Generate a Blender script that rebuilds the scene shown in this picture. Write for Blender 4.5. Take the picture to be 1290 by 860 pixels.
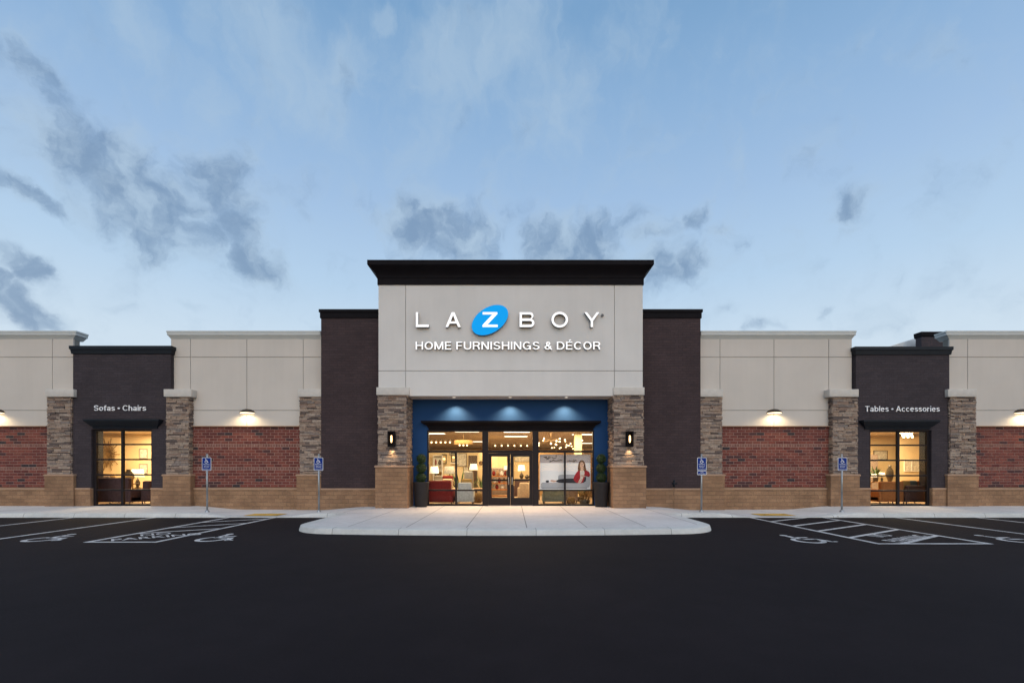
import bpy, bmesh, math, random
from math import radians as R, sin, cos, pi, atan, atan2, sqrt
from mathutils import Vector, Matrix
random.seed(7)
for o in list(bpy.data.objects): bpy.data.objects.remove(o)
SC = bpy.context.scene
COL = SC.collection

# ---------------------------------------------------------------- camera
CZ = 1.66                       # eye height; 17 mm shift lens, level
F = 609.0                       # focal length in photo pixels (1290 wide)
cam_d = bpy.data.cameras.new('camera'); cam = bpy.data.objects.new('camera', cam_d); COL.objects.link(cam)
cam.location = (0, 0, CZ); cam.rotation_euler = (R(90), 0, 0)
cam_d.sensor_width = 36; cam_d.lens = 36*F/1290; cam_d.shift_y = 160/1290
cam_d.clip_start = 0.1; cam_d.clip_end = 2000
SC.camera = cam
def X(px, Y): return (px-645)*Y/F
def Z(py, Y): return CZ+(590-py)*Y/F

# ---------------------------------------------------------------- exposure, sky, sun
SC.view_settings.view_transform = 'Standard'; SC.view_settings.look = 'None'
SC.view_settings.exposure = 0.0; SC.view_settings.gamma = 1.0
SUN_EL, SUN_AZ = 7.0, 172.0     # low evening light from behind the camera
w = bpy.data.worlds.new('World'); SC.world = w; w.use_nodes = True
nt = w.node_tree; nt.nodes.clear()
def N(t, **k):
    n = nt.nodes.new(t)
    for a, b in k.items(): setattr(n, a, b)
    return n
L = nt.links.new
def mth(op, a, b=None, c=None, clamp=False):
    n = N('ShaderNodeMath', operation=op, use_clamp=clamp)
    for i, v in enumerate((a, b, c)):
        if v is None: continue
        if isinstance(v, (int, float)): n.inputs[i].default_value = v
        else: L(v, n.inputs[i])
    return n.outputs[0]
def mixc(f, a, b, bt='MIX'):
    n = N('ShaderNodeMix', data_type='RGBA', blend_type=bt)
    for s, v in ((0, f), (6, a), (7, b)):
        if isinstance(v, (int, float)): n.inputs[s].default_value = v
        elif isinstance(v, tuple): n.inputs[s].default_value = (*v, 1)
        else: L(v, n.inputs[s])
    return n.outputs[2]
def ramp(fac, stops, interp='LINEAR'):
    n = N('ShaderNodeValToRGB'); e = n.color_ramp.elements; n.color_ramp.interpolation = interp
    while len(e) < len(stops): e.new(0.5)
    for i, (p, c) in enumerate(stops): e[i].position = p; e[i].color = (*c, 1) if len(c) == 3 else c
    L(fac, n.inputs[0]); return n.outputs[0]
sky = N('ShaderNodeTexSky', sky_type='NISHITA'); sky.sun_disc = False
sky.sun_elevation = R(SUN_EL); sky.sun_rotation = R(SUN_AZ)
sky.altitude = 300; sky.air_density = 1.0; sky.dust_density = 0.4; sky.ozone_density = 3.0
tc = N('ShaderNodeTexCoord'); sep = N('ShaderNodeSeparateXYZ'); L(tc.outputs['Generated'], sep.inputs[0])
dx, dy, dz = sep.outputs
el = mth('ARCSINE', dz); az = mth('ARCTAN2', dx, dy)
elf = mth('DIVIDE', el, pi/2, clamp=True)
# evening air: pale at the horizon, blue above; unseen zenith brightened to light ground
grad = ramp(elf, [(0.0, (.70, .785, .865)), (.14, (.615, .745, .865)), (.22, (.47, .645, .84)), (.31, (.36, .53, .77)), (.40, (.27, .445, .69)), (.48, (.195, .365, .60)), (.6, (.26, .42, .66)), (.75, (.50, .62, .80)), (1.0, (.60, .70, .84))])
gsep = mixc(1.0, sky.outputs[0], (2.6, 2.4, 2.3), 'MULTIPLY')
# the Nishita sky gives the light behind the camera; both are mixed by how far one looks from the afterglow
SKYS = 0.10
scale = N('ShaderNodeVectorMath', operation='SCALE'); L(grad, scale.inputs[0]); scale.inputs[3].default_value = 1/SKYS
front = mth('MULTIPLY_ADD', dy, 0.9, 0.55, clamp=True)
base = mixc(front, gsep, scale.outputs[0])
# clouds, placed by azimuth / elevation
pv = N('ShaderNodeCombineXYZ'); L(az, pv.inputs[0]); L(el, pv.inputs[1])
def noise(vec, sc, det, rough=.55, dist=0.0):
    n = N('ShaderNodeTexNoise'); L(vec, n.inputs['Vector']); n.inputs['Scale'].default_value = sc
    n.inputs['Detail'].default_value = det; n.inputs['Roughness'].default_value = rough; n.inputs['Distortion'].default_value = dist
    return n
nw = noise(pv.outputs[0], 7.0, 6, .6)
off = N('ShaderNodeVectorMath', operation='MULTIPLY_ADD'); L(nw.outputs['Color'], off.inputs[0])
off.inputs[1].default_value = (.15, .11, 0); off.inputs[2].default_value = (-.075, -.055, 0)
wv = N('ShaderNodeVectorMath', operation='ADD'); L(pv.outputs[0], wv.inputs[0]); L(off.outputs[0], wv.inputs[1])
def blobs(lst):
    acc = None
    for (px, py, rx, ry, rot, amp) in lst:
        a = atan((px-645)/F); e = atan((590-py)/F*cos(a))
        ka = cos(a)**2/F; ke = cos(a)*cos(e)**2/F
        m = N('ShaderNodeMapping', vector_type='TEXTURE'); L(wv.outputs[0], m.inputs[0])
        m.inputs['Location'].default_value = (a, e, 0); m.inputs['Rotation'].default_value = (0, 0, R(rot))
        m.inputs['Scale'].default_value = (1.2*rx*ka, 1.2*ry*ke, 1)
        ln = N('ShaderNodeVectorMath', operation='LENGTH'); L(m.outputs[0], ln.inputs[0])
        v = N('ShaderNodeMapRange', interpolation_type='SMOOTHSTEP'); L(ln.outputs['Value'], v.inputs[0])
        v.inputs[1].default_value = 1.5; v.inputs[2].default_value = 0.1; v.inputs[3].default_value = 0; v.inputs[4].default_value = amp
        acc = v.outputs[0] if acc is None else mth('MAXIMUM', acc, v.outputs[0])
    return acc
dark = blobs([(190, 250, 105, 58, -24, 1), (90, 182, 92, 44, -34, .9), (30, 80, 75, 38, -40, .7), (290, 250, 40, 62, 35, .9), (130, 250, 60, 40, -10, .75),
              (318, 326, 42, 18, -12, .9), (32, 332, 42, 19, -16, .95), (42, 388, 46, 20, -10, .95), (5, 358, 20, 12, 0, .8), (30, 235, 55, 14, -18, .75),
              (562, 290, 72, 40, 0, .9), (725, 305, 75, 36, 0, .95), (848, 335, 48, 24, -12, .95), (815, 295, 34, 16, 20, .6), (862, 272, 30, 14, 20, .55), (905, 285, 14, 12, 0, .4),
              (1070, 258, 34, 15, 14, .75), (1055, 290, 22, 8, 10, .4), (1045, 391, 12, 6, 25, .6), (915, 398, 18, 8, 5, .6), (965, 412, 40, 7, 4, .5), (240, 386, 14, 8, 0, .5), (160, 384, 16, 7, 0, .4)])
wisp = blobs([(350, 70, 120, 70, -30, .8), (430, 90, 42, 36, 20, .75), (595, 60, 95, 75, 10, .9), (690, 130, 60, 75, 30, .6), (730, 165, 26, 40, 20, .5), (200, 60, 110, 40, -30, .5),
              (480, 22, 14, 16, 0, .6), (545, 145, 40, 60, 30, .5), (815, 40, 50, 60, 20, .3), (60, 160, 60, 22, -20, .6), (130, 215, 40, 20, -20, .5), (545, 270, 50, 26, 10, .5)])
nd = noise(wv.outputs[0], 13.0, 12, .58, .25); nb = noise(wv.outputs[0], 16.0, 9, .58)
nstr = N('ShaderNodeMapping'); L(wv.outputs[0], nstr.inputs[0]); nstr.inputs['Rotation'].default_value = (0, 0, R(25)); nstr.inputs['Scale'].default_value = (1.25, .9, 1)
nd2 = noise(nstr.outputs[0], 10.0, 12, .6, .3)
def sstep(v, a, b, o=1.0):
    n = N('ShaderNodeMapRange', interpolation_type='SMOOTHSTEP'); L(v, n.inputs[0])
    n.inputs[1].default_value = a; n.inputs[2].default_value = b; n.inputs[4].default_value = o
    return n.outputs[0]
dm = sstep(mth('MULTIPLY_ADD', nd.outputs[0], 1.9, dark), .84, 1.86)
wm = sstep(mth('MULTIPLY_ADD', nd2.outputs[0], 1.8, wisp), .88, 1.95, .62)
def sc3(c): return tuple(v/SKYS for v in c)
base = mixc(wm, base, sc3((.43, .57, .72)))
dcol = mixc(sstep(mth('MULTIPLY_ADD', nb.outputs[0], 1.5, mth('MULTIPLY', dm, .30)), .72, 1.22), sc3((.42, .555, .70)), sc3((.175, .28, .44)))
base = mixc(mth('MULTIPLY', dm, .78), base, dcol)
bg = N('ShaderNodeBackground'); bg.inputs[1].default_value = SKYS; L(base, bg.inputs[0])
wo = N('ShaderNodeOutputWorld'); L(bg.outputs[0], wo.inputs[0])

sun_d = bpy.data.lights.new('sun', 'SUN'); sun = bpy.data.objects.new('sun', sun_d); COL.objects.link(sun)
sun_d.energy = 1.4; sun_d.angle = R(80); sun_d.color = (1.0, .91, .83)
S = Vector((sin(R(SUN_AZ))*cos(R(SUN_EL+36)), cos(R(SUN_AZ))*cos(R(SUN_EL+36)), sin(R(SUN_EL+36))))
sun.rotation_euler = (-S).to_track_quat('-Z', 'Y').to_euler(); sun.location = S*60

# ---------------------------------------------------------------- materials
def newmat(name):
    global nt, L
    m = bpy.data.materials.new(name); m.use_nodes = True; nt = m.node_tree; L = nt.links.new
    b = nt.nodes['Principled BSDF']; return m, b
def setp(b, col=None, rough=.6, metal=0, spec=.5):
    if col is not None:
        if isinstance(col, tuple): b.inputs['Base Color'].default_value = (*col, 1)
        else: L(col, b.inputs['Base Color'])
    if isinstance(rough, (int, float)): b.inputs['Roughness'].default_value = rough
    else: L(rough, b.inputs['Roughness'])
    b.inputs['Metallic'].default_value = metal; b.inputs['Specular IOR Level'].default_value = spec
def coords(): return N('ShaderNodeTexCoord').outputs['Object']
def bump(b, h, st=.3, dist=.01):
    n = N('ShaderNodeBump'); n.inputs['Strength'].default_value = st; n.inputs['Distance'].default_value = dist
    L(h, n.inputs['Height']); L(n.outputs[0], b.inputs['Normal'])
def scl(c, k): return tuple(v*k for v in c)
def plain(name, col, rough=.6, metal=0, spec=.5, var=.12, sc=3.0, bs=0.0, bsc=60):
    m, b = newmat(name); co = coords()
    n1 = noise(co, sc, 5); c = ramp(n1.outputs[0], [(.3, scl(col, 1-var)), (.7, scl(col, 1+var))]); setp(b, c, rough, metal, spec)
    if bs: bump(b, noise(co, bsc, 3).outputs[0], bs, .004)
    return m
def wallcoords():
    co = coords(); s = N('ShaderNodeSeparateXYZ'); L(co, s.inputs[0]); c = N('ShaderNodeCombineXYZ')
    L(mth('ADD', s.outputs[0], s.outputs[1]), c.inputs[0]); L(s.outputs[2], c.inputs[1]); return co, c.outputs[0]
def bricky(name, c1, c2, mortar, bw, rh, ms, rough=.8, bs=.5, var=.15, spec=.3):
    m, b = newmat(name); co, uv = wallcoords()
    br = N('ShaderNodeTexBrick'); L(uv, br.inputs['Vector'])
    br.inputs['Scale'].default_value = 1; br.inputs['Brick Width'].default_value = bw; br.inputs['Row Height'].default_value = rh
    br.inputs['Mortar Size'].default_value = ms; br.inputs['Mortar Smooth'].default_value = .3; br.inputs['Bias'].default_value = 0
    br.inputs['Color1'].default_value = (*c1, 1); br.inputs['Color2'].default_value = (*c2, 1); br.inputs['Mortar'].default_value = (*mortar, 1)
    n1 = noise(co, 1.2, 5); n2 = noise(co, 35, 4)
    v = ramp(n1.outputs[0], [(.3, (1-var,)*3), (.7, (1+var,)*3)]); v2 = ramp(n2.outputs[0], [(.3, (.78,)*3), (.7, (1.18,)*3)])
    c = mixc(1, mixc(1, br.outputs[0], v, 'MULTIPLY'), v2, 'MULTIPLY')
    setp(b, c, rough, 0, spec)
    h = mth('MULTIPLY_ADD', n2.outputs[0], .35, mth('SUBTRACT', 1.0, br.outputs['Fac']))
    bump(b, h, bs, .012); return m
def islands(name, stops, rough=.85, nsc=20, bs=.5):
    m, b = newmat(name); co = coords(); g = N('ShaderNodeNewGeometry')
    c = ramp(g.outputs['Random Per Island'], stops, 'CONSTANT')
    n2 = noise(co, nsc, 5); v = ramp(n2.outputs[0], [(.3, (.72,)*3), (.7, (1.25,)*3)])
    setp(b, mixc(1, c, v, 'MULTIPLY'), rough, 0, .3); bump(b, n2.outputs[0], bs, .012); return m
def emis(name, col, st, base=(.8, .8, .8)):
    m, b = newmat(name); setp(b, base, .5, 0, .1); b.inputs['Emission Color'].default_value = (*col, 1); b.inputs['Emission Strength'].default_value = st; return m
M = {}
def eifs(name, col):
    m, b = newmat(name); co = coords()
    n1 = noise(co, .6, 5); n2 = noise(co, 220, 2)
    mp = N('ShaderNodeMapping'); L(co, mp.inputs[0]); mp.inputs['Scale'].default_value = (5, 5, .35)
    n3 = noise(mp.outputs[0], 1.0, 5, .6)
    c = ramp(n1.outputs[0], [(.3, scl(col, .95)), (.7, scl(col, 1.04))])
    c = mixc(1, c, ramp(n3.outputs[0], [(.3, (.98,)*3), (.65, (1.008,)*3)]), 'MULTIPLY')
    setp(b, c, .9, 0, .2); bump(b, n2.outputs[0], .25, .003); return m
M['eifs'] = eifs('render_cream', (.56, .52, .475)); M['eifs2'] = eifs('render_portal', (.635, .62, .60))
M['joint'] = plain('joint_sealant', (.25, .235, .215), .9)
M['precast'] = plain('precast_stone', (.55, .52, .48), .85, 0, .3, .07, 6, .2, 90)
M['coping'] = plain('pale_metal_coping', (.50, .52, .51), .45, 0, .5, .04)
M['black'] = plain('black_metal', (.0075, .0065, .0085), .65, 0, .08, .15)
M['navy'] = plain('dark_blue_grey_metal', (.009, .012, .018), .5, 0, .2, .12)
M['tower'] = bricky('dark_brown_painted_brick', (.060, .041, .044), (.048, .034, .037), (.040, .029, .032), .31, .102, .010, .75, .6, .12, .15)
M['bay'] = bricky('charcoal_painted_brick', (.056, .045, .052), (.045, .037, .043), (.038, .032, .037), .31, .102, .010, .7, .6, .12, .15)
M['block'] = bricky('tan_split_block', (.305, .182, .105), (.235, .136, .080), (.235, .146, .092), .305, .152, .008, .92, .9, .22)
M['blockcap'] = plain('tan_cast_sill', (.36, .235, .16), .85, 0, .3, .1, 8, .2, 80)
M['brick'] = islands('red_clay_brick', [(0, (.165, .047, .037)), (.17, (.135, .038, .031)), (.33, (.19, .056, .042)), (.5, (.15, .043, .035)), (.66, (.115, .032, .028)), (.78, (.175, .058, .044)), (.90, (.065, .028, .030)), (.96, (.035, .027, .031))])
M['brickband'] = islands('rowlock_brick', [(0, (.20, .095, .075)), (.3, (.18, .08, .065)), (.6, (.215, .11, .088)), (.85, (.16, .075, .06))])
M['mortar'] = plain('mortar', (.43, .32, .275), .95, 0, .2, .12, 12)
M['stone'] = islands('ledge_stone', [(0, (0.270, 0.205, 0.167)), (.12, (0.140, 0.105, 0.093)), (.24, (0.335, 0.260, 0.209)), (.38, (0.238, 0.165, 0.130)), (.5, (0.324, 0.255, 0.205)), (.62, (0.108, 0.085, 0.079)), (.72, (0.302, 0.220, 0.167)), (.84, (0.216, 0.180, 0.163)), (.93, (0.356, 0.285, 0.233))], .9, 14, .9)
M['stonecore'] = plain('dark_stone_joint', (.07, .06, .055), .95)
M['blue'] = plain('blue_painted_wall', (.014, .056, .165), .7, 0, .12, .06, 1.5, .12, 120)
M['frame'] = plain('dark_bronze_frame', (.016, .0125, .0145), .5, 0, .15, .1)
M['galv'] = plain('galvanised_steel', (.36, .38, .40), .4, .7, .5, .1, 10)
M['steel'] = plain('brushed_steel', (.5, .5, .5), .3, .9)
M['soffit'] = plain('soffit_panel', (.42, .39, .36), .8)
M['pot'] = plain('charcoal_planter', (.022, .021, .024), .6, 0, .2, .15, 5, .2, 50)
M['soil'] = plain('potting_soil', (.03, .022, .016), 1)
M['bark'] = plain('bark', (.06, .042, .028), .9, 0, .3, .3, 20)
M['leaf'] = islands('boxwood_leaf', [(0, (.014, .036, .010)), (.25, (.020, .05, .012)), (.5, (.010, .028, .008)), (.75, (.028, .062, .016))], .55, 10, 0.0)
M['leafcore'] = plain('boxwood_twigs', (.012, .022, .008), .9)
M['signblue'] = plain('sign_blue', (.003, .030, .22), .5, 0, .15, .04)
M['signwhite'] = plain('sign_white', (.75, .77, .80), .4, 0, .5, .03)
M['letterwhite'] = plain('white_painted_letter', (.88, .88, .90), .5, 0, .3, .02)
def ground_paint(name, col):
    m, b = newmat(name); co = coords(); n = noise(co, 45, 4, .7); n2 = noise(co, 2.5, 5)
    c = mixc(sstep(mth('MULTIPLY_ADD', n2.outputs[0], .6, n.outputs[0]), .74, 1.0), col, scl(col, .35)); setp(b, c, .8, 0, .3); return m
M['paint'] = ground_paint('worn_white_road_paint', (.62, .62, .63)); M['tactile'] = ground_paint('yellow_tactile_plate', (.66, .40, .09))
def asphalt():
    m, b = newmat('sealed_asphalt'); co = coords()
    n1 = noise(co, .22, 6, .6); n2 = noise(co, 160, 3, .7); n3 = noise(co, 2.2, 5)
    c = ramp(n1.outputs[0], [(.3, (.0108, .0086, .0112)), (.7, (.0180, .0143, .0172))])
    c = mixc(1, c, ramp(n2.outputs[0], [(.3, (.45,)*3), (.60, (1.1,)*3), (.72, (2.4,)*3)]), 'MULTIPLY')
    c = mixc(1, c, ramp(noise(co, 38, 4, .7).outputs[0], [(.3, (.82,)*3), (.7, (1.22,)*3)]), 'MULTIPLY')
    c = mixc(1, c, ramp(n3.outputs[0], [(.3, (.9,)*3), (.7, (1.1,)*3)]), 'MULTIPLY')
    setp(b, c, .9, 0, .12); bump(b, n2.outputs[0], .5, .006); return m
M['asphalt'] = asphalt()
def concrete(name, col, px, ox, py=None, oy=0, jw=.012):
    m, b = newmat(name); co = coords(); s = N('ShaderNodeSeparateXYZ'); L(co, s.inputs[0])
    def jl(v, per, o):
        t = mth('PINGPONG', mth('SUBTRACT', v, o), per/2)
        return mth('LESS_THAN', t, jw)
    j = jl(s.outputs[0], px, ox)
    if py: j = mth('MAXIMUM', j, jl(s.outputs[1], py, oy))
    n1 = noise(co, .8, 6, .6); n2 = noise(co, 90, 3); n4 = noise(co, 6, 5, .65)
    c = ramp(n1.outputs[0], [(.3, scl(col, .88)), (.7, scl(col, 1.07))])
    c = mixc(1, c, ramp(n2.outputs[0], [(.3, (.93,)*3), (.7, (1.06,)*3)]), 'MULTIPLY')
    c = mixc(1, c, ramp(n4.outputs[0], [(.3, (.92,)*3), (.6, (1.03,)*3)]), 'MULTIPLY')
    if py or px < 50:                                   # slab to slab difference
        wn = N('ShaderNodeTexWhiteNoise', noise_dimensions='1D'); L(mth('FLOOR', mth('DIVIDE', mth('SUBTRACT', s.outputs[0], ox), px)), wn.inputs['W'])
        c = mixc(1, c, ramp(wn.outputs[0], [(0, (.95,)*3), (1, (1.04,)*3)]), 'MULTIPLY')
    vo = N('ShaderNodeTexVoronoi'); L(co, vo.inputs['Vector']); vo.inputs['Scale'].default_value = 1.6        # gum spots
    c = mixc(mth('MULTIPLY', mth('LESS_THAN', vo.outputs['Distance'], .045), .55), c, scl(col, .3))
    st = noise(co, 1.7, 7, .7); c = mixc(sstep(st.outputs[0], .60, .75, .28), c, scl(col, .55))
    c = mixc(j, c, scl(col, .35)); setp(b, c, .85, 0, .3)
    bump(b, mth('SUBTRACT', mth('MULTIPLY', n2.outputs[0], .3), j), .4, .006); return m
M['walk'] = concrete('sidewalk_concrete', (.62, .605, .60), 1.55, .38, 4.3, 16.4)
M['kerb'] = concrete('kerb_concrete', (.60, .605, .59), 1.72, .6, None, 0, .007)
def glass(name, tint=(.97, .98, .97), refl=.8):
    m, b = newmat(name); nt.nodes.remove(b)
    t = N('ShaderNodeBsdfTransparent'); t.inputs[0].default_value = (*tint, 1); g = N('ShaderNodeBsdfGlossy'); g.inputs['Roughness'].default_value = .01
    fr = N('ShaderNodeFresnel'); fr.inputs[0].default_value = 1.45; mx = N('ShaderNodeMixShader')
    L(mth('MULTIPLY', fr.outputs[0], refl), mx.inputs[0]); L(t.outputs[0], mx.inputs[1]); L(g.outputs[0], mx.inputs[2])
    L(mx.outputs[0], nt.nodes['Material Output'].inputs[0]); return m
M['glass'] = glass('window_glass', refl=.16)
M['ltrface'] = emis('lit_white_letter_face', (1, 1, 1), .62); M['ltrside'] = plain('letter_return', (.10, .10, .105), .45)
M['emb'] = emis('lit_blue_emblem_face', (0.0, .37, .92), .66, (.0, .16, .40)); M['embside'] = plain('emblem_return', (.01, .10, .25), .4)
M['bulb'] = emis('warm_bulb', (1, .72, .38), 5); M['bulbdim'] = emis('lamp_glow', (1, .56, .2), 2.2); M['lens'] = emis('lamp_lens', (1, .80, .52), 2.6)
M['dlight'] = emis('downlight_lens', (1, .92, .8), 1.6); M['troffer'] = emis('ceiling_panel_diffuser', (1, .90, .72), 2.6)
M['bronze'] = plain('bronze_fixture', (.05, .036, .026), .45, .4)
# interior
M['cream'] = plain('cream_interior_wall', (.70, .55, .33), .85, 0, .3, .05); M['tanwall'] = plain('tan_interior_wall', (.42, .25, .11), .85, 0, .3, .06)
M['ceil'] = plain('ceiling_tile', (.55, .45, .34), .9, 0, .2, .12); M['fl'] = plain('wood_floor', (.30, .20, .12), .5, 0, .4, .2)
def fabric(n, c): M[n] = plain('fabric_'+n, c, .95, 0, .2, .16, 14, .4, 150)
for n, c in dict(red=(.19, .022, .02), lightgrey=(.50, .50, .49), grey=(.26, .245, .22), brown=(.095, .055, .048), plum=(.085, .05, .055), taupe=(.25, .19, .16), green=(.15, .165, .145), orange=(.36, .14, .05), beige=(.52, .38, .25), ochre=(.42, .25, .08)).items(): fabric(n, c)
M['wood'] = plain('dark_wood', (.075, .04, .022), .5, 0, .5, .25, 8); M['oak'] = plain('light_wood', (.36, .20, .09), .5, 0, .5, .2, 8)
M['white'] = plain('white_lacquer', (.75, .72, .66), .5); M['gold'] = plain('brass_wire', (.20, .115, .04), .4, .3, .5, .15)
M['shade'] = emis('lit_lamp_shade', (1, .86, .62), .55, (.8, .75, .66)); M['greyshade'] = plain('grey_lamp_shade', (.24, .23, .21), .9)
M['ceramic'] = plain('dark_ceramic', (.06, .045, .03), .3); M['rattan'] = plain('rattan', (.17, .095, .03), .8, 0, .3, .4, 30, .5, 80)
M['foliage'] = islands('house_plant_leaf', [(0, (.05, .09, .03)), (.5, (.08, .12, .04))], .6, 10, 0)
M['art'] = plain('print_paper', (.55, .52, .45), .7, 0, .3, .35, 9)
for n, c in dict(p_white=(.90, .885, .92), p_band=(.44, .41, .47), p_sofa=(.46, .46, .51), p_sofa2=(.33, .33, .37), p_hair=(.095, .032, .026), p_skin=(.66, .42, .33), p_red=(.42, .018, .03), p_top=(.75, .66, .62), p_dark=(.035, .033, .045), p_ink=(.05, .045, .06), p_redd=(.26, .012, .022), p_lip=(.40, .10, .09)).items():
    M[n] = plain('poster_'+n, c, .6, 0, .3, .03)
M['roofm'] = plain('pale_roof_membrane', (.62, .66, .68), .7)

# ---------------------------------------------------------------- builders
WL = {}                                                   # object -> world offset of its local space
class MB:
    def __init__(s): s.v = []; s.f = []; s.m = []; s.mi = 0; s.sm = []
    def poly(s, pts, smooth=False):
        i = len(s.v); s.v += [tuple(p) for p in pts]; s.f.append(tuple(range(i, i+len(pts)))); s.m.append(s.mi); s.sm.append(smooth)
    def mesh(s, vs, fs, smooth=False):
        i = len(s.v); s.v += [tuple(p) for p in vs]
        for f in fs: s.f.append(tuple(i+k for k in f)); s.m.append(s.mi); s.sm.append(smooth)
    def box(s, x0, x1, y0, y1, z0, z1):
        if x0 > x1: x0, x1 = x1, x0
        if y0 > y1: y0, y1 = y1, y0
        if z0 > z1: z0, z1 = z1, z0
        v = [(x0, y0, z0), (x1, y0, z0), (x1, y1, z0), (x0, y1, z0), (x0, y0, z1), (x1, y0, z1), (x1, y1, z1), (x0, y1, z1)]
        s.mesh(v, [(0, 1, 5, 4), (1, 2, 6, 5), (2, 3, 7, 6), (3, 0, 4, 7), (4, 5, 6, 7), (3, 2, 1, 0)]); return s
    def rbox(s, x0, x1, y0, y1, z0, z1, r=.04, seg=3):      # rounded box
        bm = bmesh.new(); bmesh.ops.create_cube(bm, size=1)
        for v in bm.verts: v.co = Vector(((x0+x1)/2+v.co.x*(x1-x0), (y0+y1)/2+v.co.y*(y1-y0), (z0+z1)/2+v.co.z*(z1-z0)))
        r = min(r, .49*min(abs(x1-x0), abs(y1-y0), abs(z1-z0)))
        bmesh.ops.bevel(bm, geom=list(bm.edges), offset=r, segments=seg, affect='EDGES', profile=.5)
        bm.verts.index_update(); s.mesh([v.co[:] for v in bm.verts], [tuple(v.index for v in f.verts) for f in bm.faces], True); bm.free(); return s
    def lathe(s, prof, c=(0, 0, 0), n=20, smooth=True, arc=2*pi, a0=0):
        i = len(s.v); full = abs(arc-2*pi) < 1e-6; k = n if full else n+1
        for (r, z) in prof:
            for j in range(k):
                a = a0+arc*j/n; s.v.append((c[0]+r*cos(a), c[1]+r*sin(a), c[2]+z))
        for p in range(len(prof)-1):
            for j in range(n):
                j2 = (j+1) % k
                s.f.append((i+p*k+j, i+p*k+j2, i+(p+1)*k+j2, i+(p+1)*k+j)); s.m.append(s.mi); s.sm.append(smooth)
        return s
    def tube(s, p0, p1, r0, r1=None, n=10, cap=True):
        r1 = r0 if r1 is None else r1; p0 = Vector(p0); p1 = Vector(p1); d = (p1-p0).normalized()
        u = d.orthogonal().normalized(); q = d.cross(u); i = len(s.v)
        for p, r in ((p0, r0), (p1, r1)):
            for j in range(n): a = 2*pi*j/n; s.v.append(tuple(p+u*cos(a)*r+q*sin(a)*r))
        for j in range(n): s.f.append((i+j, i+(j+1) % n, i+n+(j+1) % n, i+n+j)); s.m.append(s.mi); s.sm.append(True)
        if cap: s.f += [tuple(i+j for j in range(n))[::-1], tuple(i+n+j for j in range(n))]; s.m += [s.mi]*2; s.sm += [False]*2
        return s
    def ball(s, c, r, n=14, sz=1.0):
        pr = [(max(1e-4, r*sin(pi*k/n)), -r*cos(pi*k/n)*sz) for k in range(n+1)]; return s.lathe(pr, c, n+4)
    def cornice(s, x0, x1, yf, yb, prof, ends=(1, 1)):        # profile of (out, z), swept round a front with returns
        R_ = []
        for (o, z) in prof: R_.append([(x0-o*ends[0], yb, z), (x0-o*ends[0], yf-o, z), (x1+o*ends[1], yf-o, z), (x1+o*ends[1], yb, z)])
        for a, b in zip(R_[:-1], R_[1:]):
            for k in range(4): k2 = (k+1) % 4; s.poly([a[k], a[k2], b[k2], b[k]])
        s.poly(R_[-1]); s.poly(R_[0][::-1]); return s
    def build(s, name, mats, parent=None, loc=None):
        me = bpy.data.meshes.new(name); off = Vector(loc) if loc is not None else (Vector(WL.get(parent, (0, 0, 0))) if parent else Vector((0, 0, 0)))
        me.from_pydata([tuple(Vector(v)-off) for v in s.v], [], s.f)
        if not isinstance(mats, (list, tuple)): mats = [mats]
        for m in mats: me.materials.append(m)
        me.polygons.foreach_set('material_index', s.m); me.polygons.foreach_set('use_smooth', s.sm); me.validate(); me.update()
        o = bpy.data.objects.new(name, me); COL.objects.link(o)
        if parent: o.parent = parent; o.location = off-Vector(WL.get(parent, (0, 0, 0))) if loc is not None else (0, 0, 0)
        elif loc is not None: o.location = off
        WL[o] = tuple(off); return o
def tag(o, label, cat, group=None):
    o['label'] = label; o['category'] = cat
    if group: o['group'] = group
    return o
def thing(name, label, cat, loc, group=None):
    o = bpy.data.objects.new(name, None); COL.objects.link(o); o.location = loc; o.empty_display_size = .2; WL[o] = tuple(loc); return tag(o, label, cat, group)
def struct(o): o['kind'] = 'structure'; return o
def dup(src, loc, label, rz=None, group=None):
    r = src.copy(); COL.objects.link(r); r.location = loc
    if rz is not None: r.rotation_euler = (0, 0, rz)
    r['label'] = label
    if group: r['group'] = group
    def rec(a, b):
        for ch in a.children:
            c = ch.copy(); COL.objects.link(c); c.parent = b; rec(ch, c)
    rec(src, r); return r
def mesh_of(curve, name):
    o = bpy.data.objects.new('tmp_text', curve); COL.objects.link(o); dg = bpy.context.evaluated_depsgraph_get(); dg.update()
    me = bpy.data.meshes.new_from_object(o.evaluated_get(dg)); bpy.data.objects.remove(o); me.name = name; return me
def text_mesh(body, extrude=0.0, offset=0.0, bevel=0.0):
    c = bpy.data.curves.new('tmp_text', 'FONT'); c.body = body; c.size = 1; c.extrude = extrude; c.offset = offset; c.bevel_depth = bevel; c.fill_mode = 'BOTH' if extrude else 'FRONT'
    return mesh_of(c, 'lettering')
def bounds(me):
    xs = [v.co.x for v in me.vertices]; ys = [v.co.y for v in me.vertices]; return min(xs), max(xs), min(ys), max(ys)
def text_width_fit(body, x0, x1, offset=0.0):
    a, b, _, _ = bounds(text_mesh(body, 0, offset)); return a, (x1-x0)/(b-a)
def earc(cx, cy, rx, ry, a0, a1, n=14): return [(cx+rx*cos(R(a0+(a1-a0)*k/n)), cy+ry*sin(R(a0+(a1-a0)*k/n))) for k in range(n+1)]
V_ = lambda x, a=0, b=1: [(x, a), (x, b)]
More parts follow.
